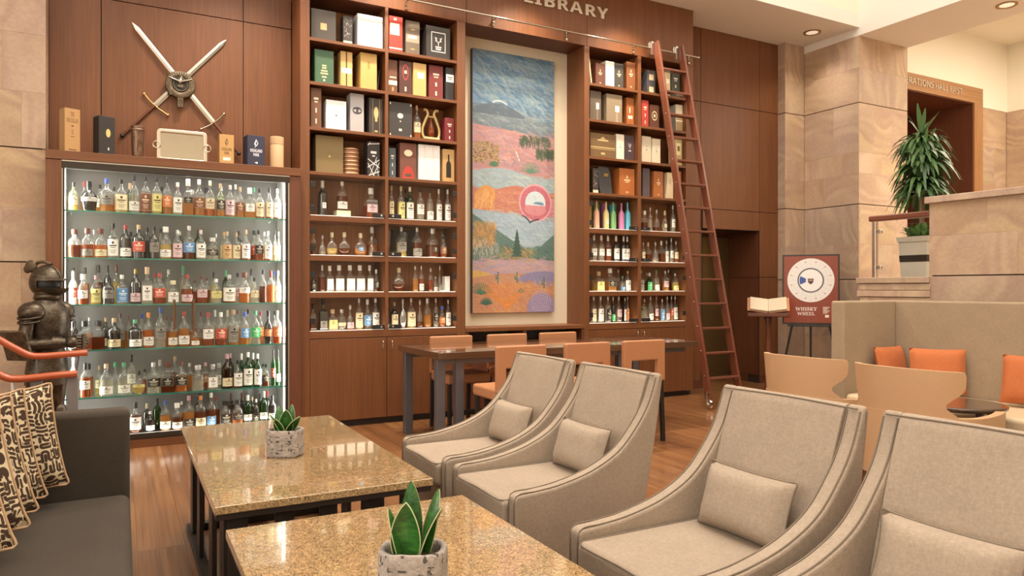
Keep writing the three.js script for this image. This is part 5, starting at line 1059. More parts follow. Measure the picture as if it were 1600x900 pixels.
// ---- lounge chairs (front at x = 0, facing -x)
const ARM = [[0.0, 0.498], [0.12, 0.505], [0.24, 0.518], [0.415, 0.561], [0.57, 0.637], [0.68, 0.748], [0.75, 0.853], [0.797, 0.975]];
function loungeChair(label) {
  const t = thing('lounge_chair', label, 'armchair', 'taupe lounge chairs facing the stone tables');
  const HW = 0.345, AW = 0.072;
  const s = new THREE.Shape(); s.moveTo(0.03, 0.075); s.lineTo(0.0, 0.12); s.lineTo(-0.002, 0.47); s.quadraticCurveTo(-0.002, 0.498, 0.03, 0.5); s.splineThru(ARM.slice(1).map((p) => new THREE.Vector2(...p))); s.quadraticCurveTo(0.805, 1.0, 0.822, 0.995); s.quadraticCurveTo(0.838, 0.985, 0.832, 0.95); s.quadraticCurveTo(0.79, 0.65, 0.735, 0.42); s.lineTo(0.69, 0.075); s.lineTo(0.03, 0.075);
  for (const k of [-1, 1]) {
    const a = mesh('side_arm', planar(softExtrude(s, AW, 0.014).translate(0, 0, k * (HW - AW / 2)), 'y'), M.fabric, t);
    for (const off of [0.010, AW - 0.010]) mesh('piping', tube([[0.004, 0.13, k * (HW - off)], [-0.002, 0.3, k * (HW - off)], [-0.001, 0.47, k * (HW - off)], [0.012, 0.498, k * (HW - off)], ...ARM.slice(1).map(([x, y]) => [x - 0.001, y + 0.001, k * (HW - off)])], 0.0032, 60, 5), M.fabricSeam, a);
  }
  const b = new THREE.Shape(); b.moveTo(0.60, 0.36); b.quadraticCurveTo(0.66, 0.62, 0.778, 0.955); b.quadraticCurveTo(0.795, 1.0, 0.822, 0.995); b.quadraticCurveTo(0.838, 0.985, 0.832, 0.95); b.quadraticCurveTo(0.79, 0.65, 0.735, 0.42); b.lineTo(0.705, 0.2); b.lineTo(0.60, 0.2); b.lineTo(0.60, 0.36);
  const bk = mesh('backrest', planar(softExtrude(b, 2 * (HW - AW) - 0.002, 0.004), 'y'), M.fabric, t);
  mesh('piping', tube([[0.792, 0.985, -HW + 0.02], [0.797, 0.990, 0], [0.792, 0.985, HW - 0.02]], 0.0032, 30, 5), M.fabricSeam, bk);
  mesh('seat_rail', rbx(0.02, 0.7, 0.085, 0.335, -HW + AW, HW - AW, 0.006), M.fabric, t);
  const cw = 2 * (HW - AW) - 0.006, c = new RoundedBoxGeometry(0.655, 0.128, cw, 5, 0.028); { const p = c.attributes.position; for (let i = 0; i < p.count; i++) if (p.getY(i) > 0) p.setY(i, p.getY(i) + 0.018 * Math.max(0, 1 - (p.getX(i) / 0.33) ** 2) * Math.max(0, 1 - (p.getZ(i) / (cw / 2)) ** 2)); }
  const cu = mesh('seat_cushion', planar(c.translate(0.305, 0.4, 0), 'x'), M.fabric, t);
  mesh('piping', tube([[0.6, 0.4615, -cw / 2 + 0.012], [0.1, 0.4615, -cw / 2 + 0.012], [0.0, 0.4605, -cw / 2 + 0.016], [-0.018, 0.4585, -cw / 2 + 0.03], [-0.02, 0.459, 0], [-0.018, 0.4585, cw / 2 - 0.03], [0.0, 0.4605, cw / 2 - 0.016], [0.1, 0.4615, cw / 2 - 0.012], [0.6, 0.4615, cw / 2 - 0.012]], 0.0036, 90, 5), M.fabricSeam, cu);
  mesh('piping', tube([[-0.018, 0.343, -cw / 2 + 0.02], [-0.02, 0.343, 0], [-0.018, 0.343, cw / 2 - 0.02]], 0.0032, 30, 5), M.fabricSeam, cu);
  for (const [x, z] of [[0.07, -0.28], [0.07, 0.28], [0.63, -0.28], [0.63, 0.28]]) mesh('leg', new THREE.CylinderGeometry(0.022, 0.016, 0.085, 10).translate(x, 0.0425, z), M.blackLeg, t);
  return t;
}
[['taupe lounge chair farthest from the camera, left of the counter height chairs', -3.912], ['second taupe lounge chair from the back, beside the farthest one', -3.14], ['third taupe lounge chair from the back, in front of the ladder', -2.015], ['nearest taupe lounge chair, cut by the right edge of the picture', -1.255]].forEach(([label, z], i) => {
  const c = loungeChair(label); c.position.set(1.53, 0, z);
  const p = thing('lumbar_pillow', ['small taupe pillow on the farthest lounge chair', 'small taupe pillow on the second lounge chair from the back', 'small taupe pillow on the third lounge chair from the back', 'small taupe pillow on the nearest lounge chair'][i], 'pillow', 'lumbar pillows on the lounge chairs', [1.53 + 0.575, 0.592, z + 0.0]);
  p.rotation.set(0, -Math.PI / 2, 0); p.rotateX(-0.3);
  mesh('cushion', planar(pillowGeo(0.43, 0.25, 0.13), 'y'), M.fabric, p); mesh('piping', pillowSeam(0.432, 0.252, 0.0035), M.fabricSeam, p);
});

// ---- stone topped tables
function stoneTable(label, x0, x1, z0, z1) {
  const t = thing('stone_table', label, 'table', 'granite topped lounge tables', [(x0 + x1) / 2, 0, (z0 + z1) / 2]); const w = (x1 - x0) / 2, d = (z1 - z0) / 2;
  mesh('stone_top', planar(new RoundedBoxGeometry(2 * w, 0.032, 2 * d, 2, 0.004).translate(0, 0.584, 0), 'x'), M.granite, t, 'speckled tan granite top');
  mesh('top_frame', [rbx(-w + 0.006, w - 0.006, 0.545, 0.5675, -d + 0.006, -d + 0.05, 0.002), rbx(-w + 0.006, w - 0.006, 0.545, 0.5675, d - 0.05, d - 0.006, 0.002), rbx(-w + 0.006, -w + 0.05, 0.545, 0.5675, -d + 0.051, d - 0.051, 0.002), rbx(w - 0.05, w - 0.006, 0.545, 0.5675, -d + 0.051, d - 0.051, 0.002)], M.tableFrame, t, 'dark metal frame');
  mesh('base_frame', [rbx(-w + 0.03, w - 0.03, 0, 0.04, -d + 0.03, -d + 0.08, 0.002), rbx(-w + 0.03, w - 0.03, 0, 0.04, d - 0.08, d - 0.03, 0.002), rbx(-w + 0.03, -w + 0.08, 0, 0.04, -d + 0.081, d - 0.081, 0.002), rbx(w - 0.08, w - 0.03, 0, 0.04, -d + 0.081, d - 0.081, 0.002)], M.tableFrame, t);
  for (const e of [-1, 1]) for (let i = 0; i < 5; i++) { const x = -w + 0.09 + i * (2 * w - 0.18) / 4; mesh('slat', rbx(x - 0.036, x + 0.036, 0.04, 0.545, e * (d - 0.055) - 0.01, e * (d - 0.055) + 0.01, 0.002), M.tableFrame, t); }
  for (const e of [-1, 1]) for (const z of [-d + 0.18, -d * 0.33, d * 0.33, d - 0.18]) mesh('slat', rbx(e * (w - 0.055) - 0.01, e * (w - 0.055) + 0.01, 0.04, 0.545, z - 0.07, z + 0.07, 0.002), M.tableFrame, t);
}
stoneTable('farther granite topped table with a potted plant, between sofa and lounge chairs', 0.305, 1.182, -4.665, -2.9);
stoneTable('nearer granite topped table with a potted plant at the bottom of the picture', 0.31, 1.19, -2.615, -0.85);

// ---- potted snake plants
function leafGeo(len, w, lean, turn, curl) {
  const n = 12, m = 6, pos = [], idx = [], edge = [], edgeR = [];
  for (let j = 0; j <= n; j++) { const k = j / n, ww = 1.25 * w * Math.pow(Math.sin(Math.PI * Math.min(1, 0.16 + 0.84 * k)), 0.75) * (k > 0.97 ? 0.2 : 1); const out = lean * len * (k * k * 0.7 + 0.3 * k), y = len * k * (1 - 0.25 * lean * k);
    for (let i = 0; i <= m; i++) { const u = -1 + 2 * i / m, x = u * ww, z = out + curl * ww * (u * u); const c = Math.cos(turn), s = Math.sin(turn); const q = [x * c + z * s, y, -x * s + z * c]; pos.push(...q); if (i === 0) edge.push(q); if (i === m) edgeR.push(q); } }
  for (let j = 0; j < n; j++) for (let i = 0; i < m; i++) { const k = j * (m + 1) + i; idx.push(k, k + 1, k + m + 2, k, k + m + 2, k + m + 1); }
  const g = new THREE.BufferGeometry(); g.setAttribute('position', new THREE.Float32BufferAttribute(pos, 3)); const uv = []; for (let j = 0; j <= n; j++) for (let i = 0; i <= m; i++) uv.push(i / m, j / n); g.setAttribute('uv', new THREE.Float32BufferAttribute(uv, 2)); g.setIndex(idx); g.computeVertexNormals();
  const back = g.clone(); { const p = back.attributes.position, nn = g.attributes.normal; for (let i = 0; i < p.count; i++) p.setXYZ(i, p.getX(i) - nn.getX(i) * 0.003, p.getY(i) - nn.getY(i) * 0.003, p.getZ(i) - nn.getZ(i) * 0.003); const ix = back.index.array; for (let i = 0; i < ix.length; i += 3) { const a = ix[i]; ix[i] = ix[i + 1]; ix[i + 1] = a; } back.computeVertexNormals(); }
  return [merge([g, back]), merge([tube(edge, 0.0017, 30, 5), tube(edgeR, 0.0017, 30, 5)])];
}
const leafTex = tex(128, 256, (u, v) => { const b = vnoise(u * 5, v * 34, 5, 34, 81), c = vnoise(u * 3, v * 8, 3, 8, 82); const k = 0.7 + 0.45 * b; return [0.16 * k + 0.06 * c, 0.36 * k + 0.10 * c, 0.13 * k + 0.03 * c]; });
M.leaf = phy({ map: leafTex, roughness: 0.4, clearcoat: 0.3 }); M.leafEdge = std({ color: lin(0.48, 0.50, 0.27), roughness: 0.5 });
function potted(label, x, z, leaves, turn, tall = 1) {
  const t = thing('potted_plant', label, 'plant', 'snake plants in concrete pots', [x, 0.6008, z]); t.rotation.y = turn; t.scale.y = tall;
  const W = 0.086, D = 0.066, n = 40, prof = [[0.90, 0], [0.97, 0.004], [1, 0.012], [1, 0.118], [0.98, 0.126], [0.94, 0.129], [0.82, 0.128], [0.8, 0.12], [0.79, 0.10]], pos = [], uv = [], idx = [];
  prof.forEach(([k, y], j) => { for (let i = 0; i <= n; i++) { const a = i / n * 2 * Math.PI, c = Math.cos(a), s = Math.sin(a), e = 2 / 3.2, ex = Math.sign(c) * Math.abs(c) ** e, ez = Math.sign(s) * Math.abs(s) ** e, wob = 1 + 0.012 * (vnoise(i * 0.6, j * 0.8, 24, 99, 5) - 0.5); pos.push(ex * W * k * wob, y + (j > 3 && j < 7 ? 0.003 * vnoise(i * 0.9, 3, 36, 99, 6) : 0), ez * D * k * wob); uv.push(a * 0.075, y); } });
  for (let j = 0; j < prof.length - 1; j++) for (let i = 0; i < n; i++) { const k = j * (n + 1) + i; idx.push(k, k + n + 1, k + n + 2, k, k + n + 2, k + 1); }
  const g = new THREE.BufferGeometry(); g.setAttribute('position', new THREE.Float32BufferAttribute(pos, 3)); g.setAttribute('uv', new THREE.Float32BufferAttribute(uv, 2)); g.setIndex(idx); g.computeVertexNormals();
  mesh('concrete_pot', g, M.concrete, t, 'pitted grey concrete pot');
  const sg = new THREE.SphereGeometry(1, 20, 8, 0, 7, 0, Math.PI / 2).scale(W * 0.8, 0.014, D * 0.8).translate(0, 0.106, 0); mesh('soil', sg, M.soil, t);
  for (const [len, w, lean, tu, cu, ox, oz] of leaves) { const [l, e] = leafGeo(len, w, lean, tu, cu); const m = mesh('leaf', l.translate(ox || 0, 0.10, oz || 0), M.leaf, t); mesh('leaf_margin', e.translate(ox || 0, 0.10, oz || 0), M.leafEdge, m); }
}
potted('snake plant in a concrete pot on the farther granite table', 0.705, -3.64, [[0.115, 0.026, 0.55, -1.2, 0.45, -0.01, 0], [0.118, 0.028, 0.7, 1.1, 0.45, 0.01, 0.005], [0.13, 0.026, 0.15, 0.2, 0.4, 0.005, -0.005], [0.145, 0.023, 0.35, -2.4, 0.4, -0.015, -0.01], [0.15, 0.02, 0.2, 2.8, 0.4, 0.01, -0.015], [0.10, 0.022, 0.5, -0.3, 0.45, -0.012, 0.012]], -0.5);
potted('snake plant in a concrete pot on the nearer granite table', 0.645, -1.715, [[0.125, 0.03, 0.12, -0.1, 0.5, -0.012, 0.012], [0.155, 0.023, 0.1, 2.9, 0.4, -0.012, -0.012], [0.145, 0.022, 0.35, 2.2, 0.4, 0.02, -0.01], [0.125, 0.026, 0.5, 1.35, 0.4, 0.012, 0.004], [0.115, 0.024, 0.35, -1.5, 0.45, -0.022, 0.004]], -0.5, 1.3);

// ---- dark sofa and patterned cushions
{
  const t = thing('sofa', 'long dark brown sofa at the left edge of the picture', 'sofa', null, [0, 0, 0]);
  mesh('arm', rbox(1.1, 0.80, 0.13, 0.03, 4).translate(-0.515, 0.445, -3.94), M.sofa, t);
  mesh('backrest', rbox(0.2, 0.76, 3.2, 0.04, 4).translate(-0.965, 0.42, -2.272), M.sofa, t);
  mesh('seat_base', rbox(0.88, 0.2, 3.2, 0.015, 3).translate(-0.42, 0.16, -2.272), M.sofa, t);
  const g = new RoundedBoxGeometry(0.895, 0.19, 3.19, 6, 0.04); { const p = g.attributes.position; for (let i = 0; i < p.count; i++) if (p.getY(i) > 0) p.setY(i, p.getY(i) + 0.012 * Math.max(0, 1 - (p.getX(i) / 0.45) ** 2)); }
  mesh('seat_cushion', planar(g.translate(-0.412, 0.357, -2.27), 'z'), M.sofa, t);
  for (const [x, z] of [[-0.05, -3.85], [-0.05, -0.8], [-0.98, -3.85], [-0.98, -0.8]]) mesh('leg', new THREE.CylinderGeometry(0.03, 0.022, 0.06, 10).translate(x, 0.03, z), M.blackLeg, t);
}
const mazeTex = cv(1024, 1024, (g, W) => {
  g.fillStyle = '#cdbb9a'; g.fillRect(0, 0, W, W); g.strokeStyle = '#3f2c1c'; g.lineWidth = 27; g.lineCap = 'round'; g.lineJoin = 'round'; const n = 8, s = W / n;
  for (let j = 0; j < n; j++) for (let i = 0; i < n; i++) {
    const x = i * s, y = j * s, k = Math.floor(hash(i, j, 91) * 4); g.save(); g.translate(x + s / 2, y + s / 2); g.rotate(Math.floor(hash(i, j, 92) * 4) * Math.PI / 2);
    g.beginPath();
    if (k === 0) { g.arc(0, 0, 40, 0.3, 5.4); g.moveTo(14, 4); g.arc(0, 0, 14, 0, 5); g.moveTo(40, 12); g.lineTo(64, 22); }
    else if (k === 1) { g.moveTo(-60, -40); g.lineTo(26, -40); g.quadraticCurveTo(52, -34, 40, -8); g.lineTo(-20, -8); g.moveTo(-60, 28); g.lineTo(-14, 28); g.quadraticCurveTo(10, 30, 14, 58); g.moveTo(44, 22); g.lineTo(44, 62); }
    else if (k === 2) { g.moveTo(-50, 54); g.lineTo(-50, -20); g.quadraticCurveTo(-46, -50, -14, -46); g.quadraticCurveTo(12, -42, 8, -10); g.lineTo(8, 30); g.quadraticCurveTo(14, 54, 44, 44); g.moveTo(-20, 46); g.lineTo(-20, -10); g.moveTo(44, -54); g.lineTo(44, 8); }
    else { g.moveTo(-56, -52); g.quadraticCurveTo(0, -20, 52, -52); g.moveTo(-56, -12); g.quadraticCurveTo(-4, 18, 54, -10); g.moveTo(-50, 32); g.lineTo(-14, 46); g.moveTo(14, 40); g.quadraticCurveTo(40, 60, 54, 26); }
    g.stroke(); g.restore();
  }
}, true);
M.maze = std({ map: rep(mazeTex, 2.3, 2.3), roughness: 0.92 });
['leaning in the far corner of the sofa', 'second from the far arm of the sofa', 'third from the far arm of the sofa', 'fourth from the far arm of the sofa', 'nearest, at the bottom left edge'].forEach((w, i) => {
  const p = thing('patterned_cushion', `brown and cream maze patterned cushion, ${w}`, 'cushion', 'patterned cushions on the dark sofa', [[-0.475, -0.545, -0.56, -0.57, -0.585][i], 0.742 - [0, 0.0, 0.0, 0.0, 0.0][i], -3.755 + i * 0.222]);
  p.rotation.set(-0.2 - 0.03 * i, 0.12, [0.16, 0.2, 0.22, 0.24, 0.24][i]);
  mesh('cover', planar(pillowGeo(0.47, 0.45, 0.15, 14, 0.05), 'y'), M.maze, p); mesh('piping', pillowSeam(0.472, 0.452, 0.005, 0.05), M.leatherTan, p);
});
{
  const t = thing('black_armchair', 'black armchair just showing behind the dark sofa at the left edge', 'armchair', null, [-0.84, 0, -5.1]);
  const s = new THREE.Shape(); s.moveTo(-0.35, 0.1); s.lineTo(-0.35, 0.85); s.quadraticCurveTo(0.12, 0.9, 0.2, 0.82); s.quadraticCurveTo(0.22, 0.76, 0.25, 0.72); s.lineTo(0.42, 0.5); s.lineTo(0.42, 0.1); s.lineTo(-0.35, 0.1);
  mesh('backrest', softExtrude(s, 0.12, 0.03), M.black, t); mesh('seat', rbox(0.7, 0.3, 0.5, 0.03).translate(0.02, 0.25, -0.315), M.black, t); for (const x of [-0.28, 0.34]) for (const z of [-0.5, 0.0]) mesh('leg', bar([x, 0, z], [x, 0.1, z], 0.02), M.blackLeg, t);
}
// ---- stair handrail
{
  const t = thing('stair_handrail', 'double orange stair handrail with grey posts before the knight', 'handrail'), z = -6.0;
  mesh('upper_rail', tube([[-0.215, 0.955, z], [-0.3, 0.952, z], [-0.5, 0.944, z], [-0.56, 0.952, z], [-0.64, 1.0, z], [-0.9, 1.19, z], [-1.7, 1.77, z]], 0.023, 60, 12), M.orangeRail, t, 'orange upper handrail');
  mesh('lower_rail', tube([[-0.275, 0.815, z + 0.05], [-0.4, 0.81, z + 0.05], [-0.62, 0.798, z + 0.05], [-0.68, 0.806, z + 0.05], [-0.76, 0.855, z + 0.05], [-1.0, 1.03, z + 0.05], [-1.7, 1.54, z + 0.05]], 0.025, 60, 12), M.orangeRail, t, 'orange lower handrail');
  for (const x of [-0.52, -0.305]) mesh('post', rbx(x - 0.033, x + 0.033, 0, 0.785, z - 0.02, z + 0.03, 0.003), M.greyPaint, t, 'flat grey post');
  mesh('bracket', [bar([-0.52, 0.78, z], [-0.52, 0.935, z], 0.008), bar([-0.29, 0.78, z], [-0.27, 0.945, z], 0.008)], M.steel, t);
  mesh('baluster', [bar([-0.655, 0.5, z], [-0.655, 0.79, z + 0.05], 0.01)], M.cabSide, t); mesh('base_block', rbx(-0.70, -0.61, 0, 0.63, z - 0.05, z + 0.03, 0.004), M.steel, t);
}
// ---- suit of armour
{
  const t = thing('suit_of_armour', 'dark bronze suit of armour standing left of the glowing cabinet', 'statue', null, [-0.515, 0, -6.72]); t.rotation.y = 1.0;
  const A = M.armour;
  for (const s of [-1, 1]) {
    const leg = mesh('leg', [lathe([[0.045, 0.1], [0.062, 0.2], [0.068, 0.33], [0.05, 0.42], [0.056, 0.46], [0.07, 0.52], [0.088, 0.68], [0.08, 0.74]], 18)], A, t); leg.position.set(s * 0.085, 0, 0);
    mesh('knee_plate', ellipsoid(0.06, 0.055, 0.04, 0, 0.45, 0.045), A, leg); mesh('sabaton', [ellipsoid(0.055, 0.05, 0.13, 0, 0.05, 0.06), rbx(-0.05, 0.05, 0, 0.03, -0.06, 0.17, 0.01)], A, leg);
  }
  mesh('base', rbox(0.5, 0.04, 0.42, 0.008).translate(0, 0.02, 0.02), M.black, t);
  mesh('skirt', lathe([[0.13, 0.66], [0.165, 0.67], [0.158, 0.76], [0.162, 0.765], [0.148, 0.86], [0.152, 0.865], [0.128, 0.96]], 24).scale(1, 1, 0.85), A, t);
  mesh('breastplate', lathe([[0.12, 0.94], [0.13, 0.96], [0.15, 1.06], [0.168, 1.16], [0.16, 1.25], [0.115, 1.31], [0.075, 1.34], [0.06, 1.36]], 24).scale(1, 1, 0.85), A, t);
  mesh('belt', new THREE.TorusGeometry(0.13, 0.012, 8, 28).rotateX(Math.PI / 2).scale(1, 1, 0.86).translate(0, 0.955, 0), A, t);
  mesh('collar', lathe([[0.062, 1.32], [0.095, 1.335], [0.088, 1.365], [0.072, 1.39]], 20), A, t);
  const h = mesh('helmet', [new THREE.SphereGeometry(0.112, 26, 16, 0, 7, 0, 1.5).scale(0.95, 1.15, 1.1).translate(0, 1.465, -0.005), lathe([[0.07, 1.35], [0.088, 1.365], [0.086, 1.40]], 22), new THREE.SphereGeometry(0.112, 22, 10, Math.PI, Math.PI, 1.45, 0.8).scale(0.95, 1.15, 1.1).translate(0, 1.465, -0.005), new THREE.TorusGeometry(0.114, 0.007, 6, 24, Math.PI).rotateY(Math.PI / 2).scale(1, 1.14, 1.1).translate(0, 1.465, -0.005)], A, t);
  mesh('visor', [new THREE.SphereGeometry(0.112, 22, 10, 0, Math.PI, 1.98, 0.62).scale(0.98, 1.15, 1.75).translate(0, 1.47, -0.005)], A, h, 'pointed visor'); mesh('brow_band', new THREE.SphereGeometry(0.112, 22, 4, 0, Math.PI, 1.36, 0.12).scale(1.0, 1.15, 1.3).translate(0, 1.467, -0.005), A, h); mesh('eye_slot', ellipsoid(0.096, 0.1, 0.098, 0, 1.45, 0), M.black, h, 'dark eye opening');
  mesh('plume', [ellipsoid(0.024, 0.05, 0.05, 0, 1.59, -0.13), tube([[0, 1.55, -0.11], [0, 1.61, -0.09], [0, 1.625, -0.03], [0.01, 1.605, 0.03]], 0.013, 16, 6), ellipsoid(0.02, 0.035, 0.03, 0.01, 1.57, -0.17)], M.medal, h);
  for (const s of [-1, 1]) {
    mesh('shoulder_plate', [ellipsoid(0.088, 0.08, 0.095, s * 0.165, 1.235, 0), new THREE.TorusGeometry(0.078, 0.009, 6, 22).rotateX(Math.PI / 2).rotateZ(-s * 0.2).translate(s * 0.18, 1.20, 0), new THREE.TorusGeometry(0.07, 0.009, 6, 22).rotateX(Math.PI / 2).rotateZ(-s * 0.2).translate(s * 0.19, 1.165, 0)], A, t);
    const el = [s * 0.225, 0.985, -0.02], ha = [s * 0.085, 1.0, 0.22];
    mesh('upper_arm', bar([s * 0.19, 1.22, 0], el, 0.045, 14, 0.05), A, t); mesh('elbow_plate', [ellipsoid(0.055, 0.055, 0.06, ...el), new THREE.TorusGeometry(0.05, 0.008, 6, 18).rotateX(Math.PI / 2).translate(el[0], el[1] + 0.035, el[2])], A, t); mesh('forearm', bar(el, ha, 0.046, 14, 0.036), A, t);
    const gl = mesh('gauntlet', ellipsoid(0.04, 0.046, 0.05, ha[0] - s * 0.015, ha[1], ha[2] + 0.03), A, t); mesh('cuff', bar([ha[0] + s * 0.045, ha[1], ha[2] - 0.075], [ha[0] + s * 0.012, ha[1], ha[2] - 0.02], 0.05, 14, 0.042), A, gl);
    for (let q = 0; q < 4; q++) mesh('finger', tube([[ha[0] - s * 0.03, ha[1] + 0.033 - q * 0.022, ha[2] + 0.06], [ha[0] - s * 0.052, ha[1] + 0.033 - q * 0.022, ha[2] + 0.075], [ha[0] - s * 0.07, ha[1] + 0.028 - q * 0.022, ha[2] + 0.05]], 0.011, 8, 6), A, gl);
  }
  mesh('shield', [rbox(0.03, 0.24, 0.2, 0.008).rotateZ(0.35).translate(-0.29, 0.99, -0.02)], M.medal, t, 'small dark shield at the elbow');
  mesh('sword_hilt', [bar([0, 0.9, 0.3], [0, 1.06, 0.3], 0.014), bar([-0.07, 0.93, 0.3], [0.07, 0.93, 0.3], 0.01)], M.medal, t);
}
// ---- counter height communal table and its chairs
{
  const t = thing('communal_table', 'long dark glossy counter height table before the bookcases', 'table');
  mesh('table_top', rbx(2.40, 5.36, 0.80, 0.86, -6.81, -5.77, 0.004, 'x'), phy({ color: lin(0.10, 0.052, 0.026), map: rep(woodTex, 1.1, 0.7), roughness: 0.16, clearcoat: 1, clearcoatRoughness: 0.06 }), t);
  for (const x of [2.46, 2.64, 4.42, 4.60]) mesh('leg', rbx(x - 0.04, x + 0.04, 0, 0.80, -5.92, -5.85, 0.004), M.steel, t, 'square steel leg');
  for (const x of [2.46, 4.60]) mesh('leg', rbx(x - 0.04, x + 0.04, 0, 0.80, -6.72, -6.65, 0.004), M.steel, t, 'square steel leg');
  mesh('apron', [rbx(2.5, 5.26, 0.745, 0.798, -5.9, -5.86, 0.002, 'x'), rbx(2.5, 5.26, 0.745, 0.798, -6.71, -6.67, 0.002, 'x')], M.steel, t);
}
function barChair(label, x, z, turn, h) {
  const t = thing('counter_chair', label, 'chair', 'tan leather chairs around the communal table', [x, 0, z]); t.rotation.y = turn;
  // back at z = 0 facing the camera side, seat towards -z
  const s = new THREE.Shape(); s.moveTo(-0.235, 0.56); s.lineTo(-0.235, h - 0.02); s.quadraticCurveTo(-0.235, h, -0.21, h); s.lineTo(0.21, h); s.quadraticCurveTo(0.235, h, 0.235, h - 0.02); s.lineTo(0.235, 0.56); s.lineTo(0.15, 0.56); s.lineTo(0.15, 0.755); s.lineTo(-0.15, 0.755); s.lineTo(-0.15, 0.56); s.lineTo(-0.235, 0.56);
  mesh('backrest', softExtrude(s, 0.055, 0.012, 3, 8).translate(0, 0, -0.028), M.leather, t);
  mesh('seat', rbox(0.47, 0.1, 0.44, 0.025, 4).translate(0, 0.535, -0.27), M.leather, t);
  for (const [lx, lz, k] of [[-0.205, -0.03, 1], [0.205, -0.03, 1], [-0.2, -0.45, 0], [0.2, -0.45, 0]]) mesh('leg', flatbar([lx, 0, lz + (k ? 0.03 : 0)], [lx, k ? 0.57 : 0.487, lz], 0.036, 0.036), M.blackLeg, t);
  mesh('stretcher', [rbx(-0.19, 0.19, 0.2, 0.225, -0.46, -0.44, 0.003)], M.blackLeg, t);
}
barChair('tan leather counter chair on the near side, nearest the table end at left', 2.935, -5.24, 0, 0.94);
barChair('tan leather counter chair in the middle of the near side of the table', 3.60, -5.24, 0, 0.94);
barChair('tan leather counter chair on the near side beside the ladder', 4.225, -5.24, 0, 0.94);
barChair('tan leather counter chair on the far side at the left end of the table', 3.0, -6.90, Math.PI, 0.925);
barChair('tan leather counter chair in the middle of the far side of the table', 3.655, -6.90, Math.PI, 0.925);
barChair('tan leather counter chair on the far side under the right edge of the painting', 4.30, -6.90, Math.PI, 0.925);

// ---- pale leather tub chairs (back faces -x)
function tubChair(label, x, z) {
  const t = thing('tub_chair', label, 'armchair', 'pale leather tub chairs', [x, 0, z]);
  const shell = (a0, a1, yLo, yHi, wf, R, th, lean) => { // bent sheet; angle 0 faces -x
    const n = 36, m = 14, pos = [], uv = [], idx = [];
    for (const s of [1, 0]) { const base = pos.length / 3; for (let j = 0; j <= m; j++) for (let i = 0; i <= n; i++) { const k = j / m, y = yLo + (yHi - yLo) * k, a = a0 + (a1 - a0) * i / n, aa = a * wf(k), r = R + (s ? th : 0) + lean * k; pos.push(-Math.cos(aa) * r * (Math.cos(aa) > 0 ? 0.86 : 1.6), y + 0.008 * Math.cos(aa * 2) * (k > 0.9 ? 1 : 0), Math.sin(aa) * r); uv.push(aa * R, y); } for (let j = 0; j < m; j++) for (let i = 0; i < n; i++) { const q = base + j * (n + 1) + i; s ? idx.push(q, q + 1, q + n + 2, q, q + n + 2, q + n + 1) : idx.push(q, q + n + 2, q + 1, q, q + n + 1, q + n + 2); } }
    const B = (m + 1) * (n + 1); const strip = (f) => { for (let q = 0; q < f.length - 1; q++) { const [a, b] = [f[q], f[q + 1]]; idx.push(a, b, b + B, a, b + B, a + B); } };
    strip([...Array(n + 1).keys()].map((i) => m * (n + 1) + i)); strip([...Array(m + 1).keys()].map((j) => j * (n + 1))); strip([...Array(m + 1).keys()].map((j) => j * (n + 1) + n)); strip([...Array(n + 1).keys()]);
    const g = new THREE.BufferGeometry(); g.setAttribute('position', new THREE.Float32BufferAttribute(pos, 3)); g.setAttribute('uv', new THREE.Float32BufferAttribute(uv, 2)); g.setIndex(idx); const q = g.toNonIndexed(); q.computeVertexNormals(); return toCreasedNormals(mergeVertices(q), 0.7);
  };
  mesh('backrest', shell(-1, 1, 0.5, 0.88, (k) => 1.13 - 0.30 * Math.exp(-((k - 0.40) ** 2) / 0.03) + (k < 0.14 ? (0.14 - k) * 3.2 : 0) - 0.5 * Math.max(0, k - 0.94), 0.37, 0.045, 0.03), M.leatherTan, t);
  mesh('tub', shell(-2.15, 2.15, 0.13, 0.58, () => 1, 0.365, 0.052, 0.01), M.leatherTan, t);
  mesh('seat_cushion', lathe([[0, 0.2], [0.3, 0.2], [0.335, 0.23], [0.34, 0.4], [0.31, 0.435], [0, 0.445]], 30).scale(0.86, 1, 1), M.leatherTan, t);
  for (const [lx, lz] of [[-0.22, -0.22], [-0.22, 0.22], [0.15, -0.24], [0.15, 0.24]]) mesh('leg', bar([lx, 0, lz], [lx, 0.2, lz], 0.018, 10, 0.024), M.blackLeg, t);
}
tubChair('pale tan leather tub chair nearer the easel', 4.99, -3.985);
tubChair('pale tan leather tub chair nearer the camera, before the orange cushions', 4.93, -3.085);
{
  const t = thing('round_table', 'small round dark table beside the banquette', 'table', null, [5.55, 0, -3.18]);
  mesh('table_top', lathe([[0, 0.52], [0.29, 0.52], [0.31, 0.53], [0.31, 0.548], [0.3, 0.555], [0, 0.555]], 40), phy({ color: lin(0.05, 0.028, 0.018), roughness: 0.2, clearcoat: 0.8 }), t);
  for (let i = 0; i < 4; i++) { const a = i * Math.PI / 2 + 0.5; mesh('leg', flatbar([Math.cos(a) * 0.24, 0, Math.sin(a) * 0.24], [Math.cos(a) * 0.24, 0.52, Math.sin(a) * 0.24], 0.04, 0.04), M.blackLeg, t); }
  mesh('shelf', lathe([[0, 0.2], [0.24, 0.2], [0.24, 0.22], [0, 0.22]], 30), M.blackLeg, t);
}
